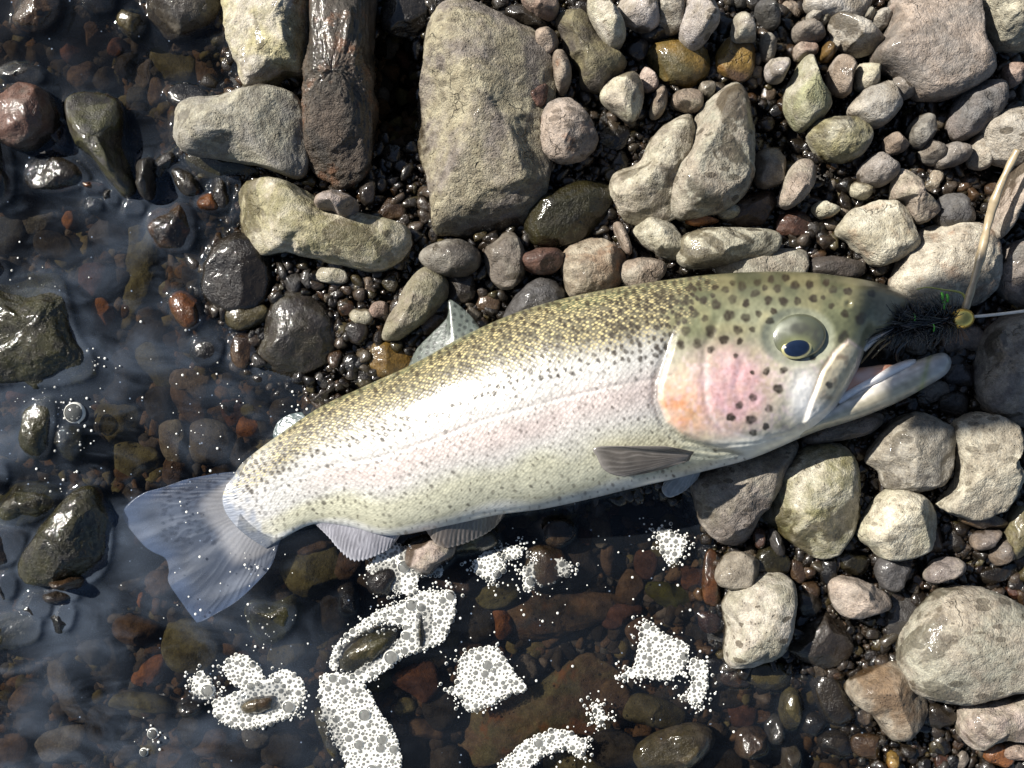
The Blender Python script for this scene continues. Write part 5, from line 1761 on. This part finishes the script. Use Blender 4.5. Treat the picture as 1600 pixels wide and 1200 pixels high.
def foam(label, poly, seed, big=0.05, base=False, rmin=2.3):
    r = random.Random(seed)
    poly = np.array(poly, float)
    x0, y0 = poly.min(0)
    x1, y1 = poly.max(0)
    dense = catmull(poly, 120, True)
    GR = {}
    bl = []
    fx0, fy0 = int(x0) - 14, int(y0) - 14
    fgx, fgy = np.meshgrid(np.arange(fx0, int(x1) + 15), np.arange(fy0, int(y1) + 15), indexing='ij')
    fsd = sdf(fgx.astype(float), fgy.astype(float), dense)

    def ok(x, y, rad):
        gx, gy = int(x // 14), int(y // 14)
        for i in (-1, 0, 1):
            for j in (-1, 0, 1):
                for (a, b, c) in GR.get((gx + i, gy + j), ()):
                    if (a - x) ** 2 + (b - y) ** 2 < ((c + rad) * 0.80) ** 2:
                        return False
        return True
    area = (x1 - x0) * (y1 - y0)
    for phase, (lo, hi, n) in enumerate([(8, 12, area / 5200 * big * 20), (5, 8, area / 900), (3.4, 5, area / 90), (rmin, 3.4, area / 7), (1.5, 2.3, area / 2.2)]):
        for _ in range(int(n) + (1 if phase == 0 and r.random() < 0.6 else 0)):
            x = r.uniform(x0, x1)
            y = r.uniform(y0, y1)
            rad = r.uniform(lo, hi)
            if fsd[int(x) - fx0, int(y) - fy0] < (rad * 0.7 if phase < 2 else 0):
                continue
            if ok(x, y, rad):
                GR.setdefault((int(x // 14), int(y // 14)), []).append((x, y, rad))
                bl.append((x, y, rad, 0.0004))
    # stragglers round the edge
    for _ in range(int(len(dense) * 0.8)):
        q = dense[int(abs(math.sin(r.randrange(9) * 2.1 + seed)) * (len(dense) - 9) + r.random() * 9)] if r.random() < 0.7 else dense[r.randrange(len(dense))]
        x, y, rad = q[0] + r.gauss(0, 8), q[1] + r.gauss(0, 8), r.choice([0.9, 1.2, 1.6, 2.2, 3])
        if ok(x, y, rad):
            GR.setdefault((int(x // 14), int(y // 14)), []).append((x, y, rad))
            bl.append((x, y, rad, 0.0004))
    V_, F_, M_ = bubbles_mesh('foam', bl)
    me = bpy.data.meshes.new('foam')
    # the white froth the bubbles sit in
    sub_ = np.arange(0, fsd.shape[0] - 2, 2)
    sbj = np.arange(0, fsd.shape[1] - 2, 2)
    idx = {}
    bv = []
    wobble = smooth_noise2(fgx, fgy, 7, seed) * 9 - 5.5
    for i in sub_:
        for j in sbj:
            if fsd[i + 1, j + 1] + wobble[i, j] > 1.0:
                q = []
                for (ii, jj) in ((i, j), (i, j + 2), (i + 2, j + 2), (i + 2, j)):
                    if (ii, jj) not in idx:
                        idx[(ii, jj)] = len(V_) + len(bv)
                        bv.append(P(fx0 + ii + r.uniform(-0.4, 0.4), fy0 + jj + r.uniform(-0.4, 0.4), 0.0005 + 0.0005 * r.random()))
                    q.append(idx[(ii, jj)])
                F_.append(tuple(q))
                M_.append(0)
    if bv:
        V_ = np.concatenate([V_, np.array(bv)])
    me.from_pydata(V_.tolist(), [], F_)
    me.polygons.foreach_set('use_smooth', np.ones(len(me.polygons), bool))
    me.materials.append(FOAM_W)
    me.materials.append(FOAM_B)
    me.polygons.foreach_set('material_index', np.array(M_, np.int32))
    me.update()
    return tag(link('foam', me), label, 'foam')


foam('foam around the pale tan stone beside the anal fin', [(572, 885), (592, 868), (612, 850), (640, 858), (650, 880), (690, 886), (690, 900), (655, 902), (650, 926), (622, 928), (590, 905)], 1)
foam('wide foam band between the log-like stone and the algae sliver', [(650, 925), (680, 922), (712, 927), (712, 950), (700, 985), (688, 1005), (640, 1022), (600, 1048), (575, 1066), (545, 1066), (560, 1045), (600, 1020), (630, 985), (610, 975), (590, 970), (620, 945)], 2, 0.07)
foam('long foam tongue with big bubbles below the log-like stone', [(500, 1058), (530, 1052), (565, 1062), (590, 1108), (618, 1150), (627, 1200), (600, 1225), (560, 1225), (530, 1170), (505, 1115)], 3, 0.1)
foam('thin foam strip along the near side of the log-like stone', [(515, 1035), (528, 1005), (560, 975), (600, 950), (612, 958), (575, 985), (540, 1005), (525, 1045)], 14)
foam('star-shaped foam patch resting over the rusty slab', [(690, 1078), (712, 1068), (718, 1030), (745, 1010), (775, 1012), (800, 1045), (822, 1075), (800, 1085), (770, 1100), (735, 1112), (714, 1088)], 4, 0.09)
foam('small foam wedge on the brown stone below the ventral fin', [(738, 882), (768, 860), (790, 878), (780, 900), (760, 906)], 5)
foam('tiny foam blob beside the foam wedge', [(787, 856), (810, 853), (816, 868), (792, 875)], 6)
foam('foam cap lying on the orange-streaked brown stone', [(820, 884), (850, 875), (884, 876), (890, 896), (868, 900), (838, 906), (830, 925), (818, 918)], 7)
foam('small foam triangle below the pectoral fin', [(1028, 825), (1050, 830), (1072, 842), (1064, 868), (1046, 880), (1032, 858)], 8)
foam('foam patch with a point in the middle of the pool', [(1008, 970), (1040, 990), (1076, 1010), (1070, 1040), (1045, 1062), (1000, 1058), (962, 1060), (990, 1040), (998, 1005)], 9)
foam('curved foam scrap beside the reddish stone', [(1078, 1035), (1100, 1032), (1106, 1060), (1096, 1100), (1065, 1090), (1080, 1070)], 10)
foam('foam curl beside the submerged olive stone', [(778, 1202), (800, 1175), (830, 1152), (872, 1140), (915, 1158), (908, 1184), (880, 1172), (850, 1182), (810, 1212)], 11, 0.1)
foam('foam patch carrying the boat-like brown stone', [(350, 1035), (376, 1022), (405, 1040), (412, 1058), (440, 1048), (466, 1056), (478, 1080), (465, 1112), (430, 1128), (378, 1140), (338, 1122), (334, 1095), (375, 1078), (355, 1060)], 12, 0.07)
foam('small foam clump beside the boat-like stone foam', [(300, 1062), (312, 1048), (328, 1062), (336, 1085), (318, 1092), (300, 1082)], 13)
foam('tiny foam scrap over the rusty slab', [(924, 1098), (938, 1102), (946, 1122), (934, 1132), (928, 1115)], 15)


def single_bubbles(label, bl):
    V_, F_, M_ = bubbles_mesh('bubble', [(a, b, c, 0.0006) for a, b, c in bl])
    me = bpy.data.meshes.new('bubble')
    me.from_pydata(V_.tolist(), [], F_)
    me.polygons.foreach_set('use_smooth', np.ones(len(me.polygons), bool))
    me.materials.append(FOAM_W)
    me.materials.append(FOAM_B)
    me.polygons.foreach_set('material_index', np.array(M_, np.int32))
    me.update()
    return tag(link('bubble', me), label, 'bubble')


single_bubbles('single big bubble beside the algae-dark oval stone', [(117, 645, 17)])
single_bubbles('lone pair-forming bubble drifting on open water, larger one', [(239, 1146, 9)])
single_bubbles('lone pair-forming bubble drifting on open water, smaller one', [(225, 1175, 7)])
rb = random.Random(9)
bl = []
for (cx, cy, sp_, n) in [(112, 660, 22, 60), (150, 565, 12, 30), (70, 620, 30, 25), (400, 885, 18, 25), (430, 975, 22, 50), (240, 1150, 12, 22), (410, 1130, 14, 10),
                         (85, 770, 26, 30), (40, 450, 40, 25), (590, 900, 18, 26), (850, 905, 22, 30), (900, 860, 60, 30), (1060, 1050, 40, 40), (740, 990, 40, 16),
                         (280, 700, 70, 40), (300, 560, 60, 25), (330, 930, 60, 20), (1000, 930, 70, 26), (470, 655, 22, 26)]:
    for _ in range(int(n * 0.75)):
        bl.append((rb.gauss(cx, sp_), rb.gauss(cy, sp_), rb.choice([0.7, 0.9, 1.0, 1.2, 1.6, 2.2]), 0.0012))
V_, F_, M_ = bubbles_mesh('froth', bl)
me = bpy.data.meshes.new('froth')
me.from_pydata(V_.tolist(), [], F_)
me.materials.append(FOAM_W)
me.materials.append(FOAM_B)
me.polygons.foreach_set('material_index', np.array(M_, np.int32))
me.polygons.foreach_set('use_smooth', np.ones(len(me.polygons), bool))
tag(link('froth', me), 'fine scattered froth bubbles speckling the water', 'froth', kind='stuff')

# ------------------------------------------------------------------ fly, line, stem
def tube(path, rad, nt=8, taper=None):
    """path: world points; returns verts, faces of a capped tube"""
    pts = [Vector(p) for p in path]
    V_, F_ = [], []
    n = len(pts)
    for i, p in enumerate(pts):
        d = (pts[min(i + 1, n - 1)] - pts[max(i - 1, 0)]).normalized()
        a = d.orthogonal().normalized()
        if i and prev.dot(a) < 0:
            pass
        if i:
            a = (prev - d * prev.dot(d)).normalized()
        prev = a
        b = d.cross(a)
        r = rad if taper is None else rad * taper(i / (n - 1))
        for k in range(nt):
            t = 2 * math.pi * k / nt
            V_.append(tuple(p + (a * math.cos(t) + b * math.sin(t)) * r))
    for i in range(n - 1):
        for k in range(nt):
            k2 = (k + 1) % nt
            F_.append((i * nt + k, i * nt + k2, (i + 1) * nt + k2, (i + 1) * nt + k))
    F_.append(tuple(reversed(range(nt))))
    F_.append(tuple((n - 1) * nt + k for k in range(nt)))
    return V_, F_


def obj_from(name, parts, mat, parent=None, smooth=True):
    V_, F_ = [], []
    for v, f in parts:
        o = len(V_)
        V_ += v
        F_ += [tuple(i + o for i in q) for q in f]
    me = bpy.data.meshes.new(name)
    me.from_pydata(V_, [], F_)
    me.polygons.foreach_set('use_smooth', np.full(len(me.polygons), smooth))
    me.materials.append(mat)
    o = link(name, me)
    if parent is not None:
        o.parent = parent
        o.location = tuple(-np.array(parent.location))
    return o


def pxpath(pts, n=24):
    c = catmull(np.array(pts, float), n)
    return [P(q[0], q[1], q[2] * 0.001) for q in c]


fly = bpy.data.objects.new('fishing_fly', None)
col.objects.link(fly)
fly.location = P(1460, 500, 0.036)
fly.empty_display_size = 0.01
tag(fly, 'black hairy fishing fly with gold bead head hanging from the trout\'s mouth', 'fishing fly')
FZ = 47
black = plain('fly_black', (0.012, 0.012, 0.013), 0.25, 0, 0.6)
gold_m = plain('bead_gold', (0.86, 0.62, 0.18), 0.32, 1.0)
green_m = plain('flash_green', (0.12, 0.45, 0.06), 0.2, 0.5)
tanf = plain('fly_tail_tan', (0.42, 0.29, 0.14), 0.45)
brownf = plain('fly_hackle_brown', (0.20, 0.10, 0.05), 0.4)
obj_from('body', [tube(pxpath([(1392, 512, FZ - 3), (1420, 507, FZ), (1455, 502, FZ), (1492, 498, FZ)], 20), 0.0028, 10, lambda t: 0.5 + 0.9 * math.sin(math.pi * min(1, t * 0.9 + 0.1)))], black, fly)
rf = random.Random(4)
hk = []
for k in range(620):
    t = rf.random()
    bx, by = 1395 + 95 * t, 511 - 12 * t
    a = rf.uniform(0, 2 * math.pi)
    ln = rf.uniform(18, 46)
    dx, dy, dz = math.cos(a) * 0.85 - rf.uniform(-0.2, 0.5), math.sin(a), rf.uniform(-0.5, 0.9)
    p0 = (bx, by, FZ)
    p1 = (bx + dx * ln * 0.5, by + dy * ln * 0.5, FZ + dz * ln * 0.5 * 0.4)
    p2 = (bx + dx * ln - 5, by + dy * ln, FZ + dz * ln * 0.32)
    hk.append(tube(pxpath([p0, p1, p2], 5), 0.0006, 4, lambda u: 1 - 0.8 * u))
obj_from('hackle', hk, black, fly)
hk = []
for k in range(26):
    a = rf.uniform(1.9, 4.4)
    ln = rf.uniform(18, 40)
    hk.append(tube(pxpath([(1492, 500, FZ), (1492 + math.cos(a) * ln, 500 + math.sin(a) * ln, FZ + 3)], 4), 0.00026, 4, lambda u: 1 - 0.6 * u))
for k in range(10):
    ln = rf.uniform(18, 34)
    a = rf.uniform(0.9, 2.0)
    hk.append(tube(pxpath([(1498, 506, FZ), (1498 + math.cos(a) * ln, 506 + math.sin(a) * ln, FZ - 2)], 4), 0.00026, 4))
obj_from('brown_hackle', hk, brownf, fly)
obj_from('tail_strand', [tube(pxpath([(1425, 517, FZ - 2), (1400, 522, FZ - 1), (1375, 533, FZ - 2), (1358, 552, FZ - 6), (1345, 568, FZ - 10)], 18), 0.0011, 6, lambda u: 1 - 0.5 * u)], tanf, fly)
obj_from('tail_strand', [tube(pxpath([(1430, 520, FZ - 3), (1405, 528, FZ - 3), (1382, 540, FZ - 4), (1362, 560, FZ - 8)], 16), 0.0008, 6, lambda u: 1 - 0.5 * u)], tanf, fly)
obj_from('tail_strand', [tube(pxpath([(1413, 504, FZ), (1398, 507, FZ + 1), (1386, 511, FZ + 1)], 10), 0.0007, 6, lambda u: 1 - 0.3 * u)], tanf, fly)
for k in range(5):
    x, y = [(1471, 462), (1479, 465), (1474, 476), (1428, 495), (1458, 511)][k]
    obj_from('flash_strip', [tube(pxpath([(x, y - 5, FZ + 5), (x + 2, y, FZ + 6), (x + 1, y + 7, FZ + 5)], 6), 0.0009 if k < 3 else 0.0006, 5)], green_m, fly)
obj_from('hook', [tube(pxpath([(1455, 505, FZ - 3), (1425, 525, FZ - 5), (1404, 545, FZ - 9), (1402, 562, FZ - 12), (1415, 570, FZ - 13), (1432, 563, FZ - 12)], 30), 0.0018, 8, lambda u: 1 - 0.35 * u)], black, fly)
# bead: a short barrel with a hole at each end
bv, bf = ico(4)
bc = P(1503, 498, (FZ + 1) * 0.001)
bv = np.stack([bv[:, 0] * 0.0071, bv[:, 1] * 0.0060, bv[:, 2] * 0.0060], 1)
bv[:, 2] *= 1 - 0.0 * bv[:, 0]
lim_ = 0.0060
bv[:, 0] = np.clip(bv[:, 0], -lim_, lim_)
bead = link('bead', mesh_from('bead', bv, bf, mats=[gold_m]), fly)
bead.location = tuple(np.array(bc) - np.array(fly.location))
bead.rotation_euler = (0, 0, 0.15)

line_m = plain('line_clear', (0.55, 0.54, 0.50), 0.2, 0, 0.5)
ln = obj_from('fishing_line', [tube(pxpath([(1514, 495, FZ + 1), (1530, 494, FZ + 3), (1560, 491, FZ + 6), (1600, 486, FZ + 11), (1680, 475, FZ + 22), (1900, 445, FZ + 60)], 60), 0.0009, 8)], line_m)
tag(ln, 'thin pale fishing line running from the gold bead away over the stones', 'fishing line')
stem_m = plain('dry_stem', (0.34, 0.27, 0.17), 0.3, 0, 0.5)
sm = obj_from('dry_stem', [tube(pxpath([(1508, 484, FZ + 1), (1517, 455, FZ + 2), (1527, 420, FZ + 1), (1536, 385, FZ), (1545, 345, 46), (1556, 308, 50), (1572, 270, 52), (1590, 235, 54)], 60), 0.0026, 10,
                               lambda u: 0.75 + 0.12 * math.sin(u * 21) + 0.06 * math.sin(u * 57) + 0.25 * math.sin(math.pi * u))], stem_m)
tag(sm, 'dry tan glossy plant stem leading from the gold bead to the finger-long stone', 'stem')
td = obj_from('green_tendril', [tube(pxpath([(1432, 452, FZ), (1450, 449, FZ + 1), (1475, 453, FZ + 1), (1497, 456, FZ + 1), (1507, 463, FZ + 1), (1510, 480, FZ + 1)], 30), 0.0009, 6, lambda u: 0.4 + 0.6 * u)],
              plain('tendril_green', (0.36, 0.36, 0.08), 0.3, 0, 0.4))
tag(td, 'thin yellow-green weed tendril curling over the fly', 'weed')

# ------------------------------------------------------------------ added dark slab, unseen above the lens, placed to throw shade on the snout
sh_c = Vector(P(1608, 540, 0.033))
slab_z = 0.70
slab_c = sh_c + sun_dir * ((slab_z - 0.03) / sun_dir.z)
import bmesh
bm = bmesh.new()
bmesh.ops.create_cube(bm, size=1)
for v_ in bm.verts:
    v_.co = Vector((v_.co.x * 0.158, v_.co.y * 0.090, v_.co.z * 0.009))
bmesh.ops.bevel(bm, geom=bm.edges[:], offset=0.003, segments=3, affect='EDGES')
me = bpy.data.meshes.new('shade_slab')
bm.to_mesh(me)
bm.free()
me.materials.append(plain('shade_slab_black', (0.02, 0.02, 0.022), 0.25))
ph = link('shade_slab', me, loc=slab_c)
ph.rotation_euler = (0, 0, 0.1)
tag(ph, 'dark slab added unseen above the fish to throw its shadow on the snout', 'shade_slab')

# a group only where several things share it
from collections import Counter
cnt = Counter(o['group'] for o in bpy.data.objects if 'group' in o)
for o in bpy.data.objects:
    if 'group' in o and cnt[o['group']] < 2:
        del o['group']
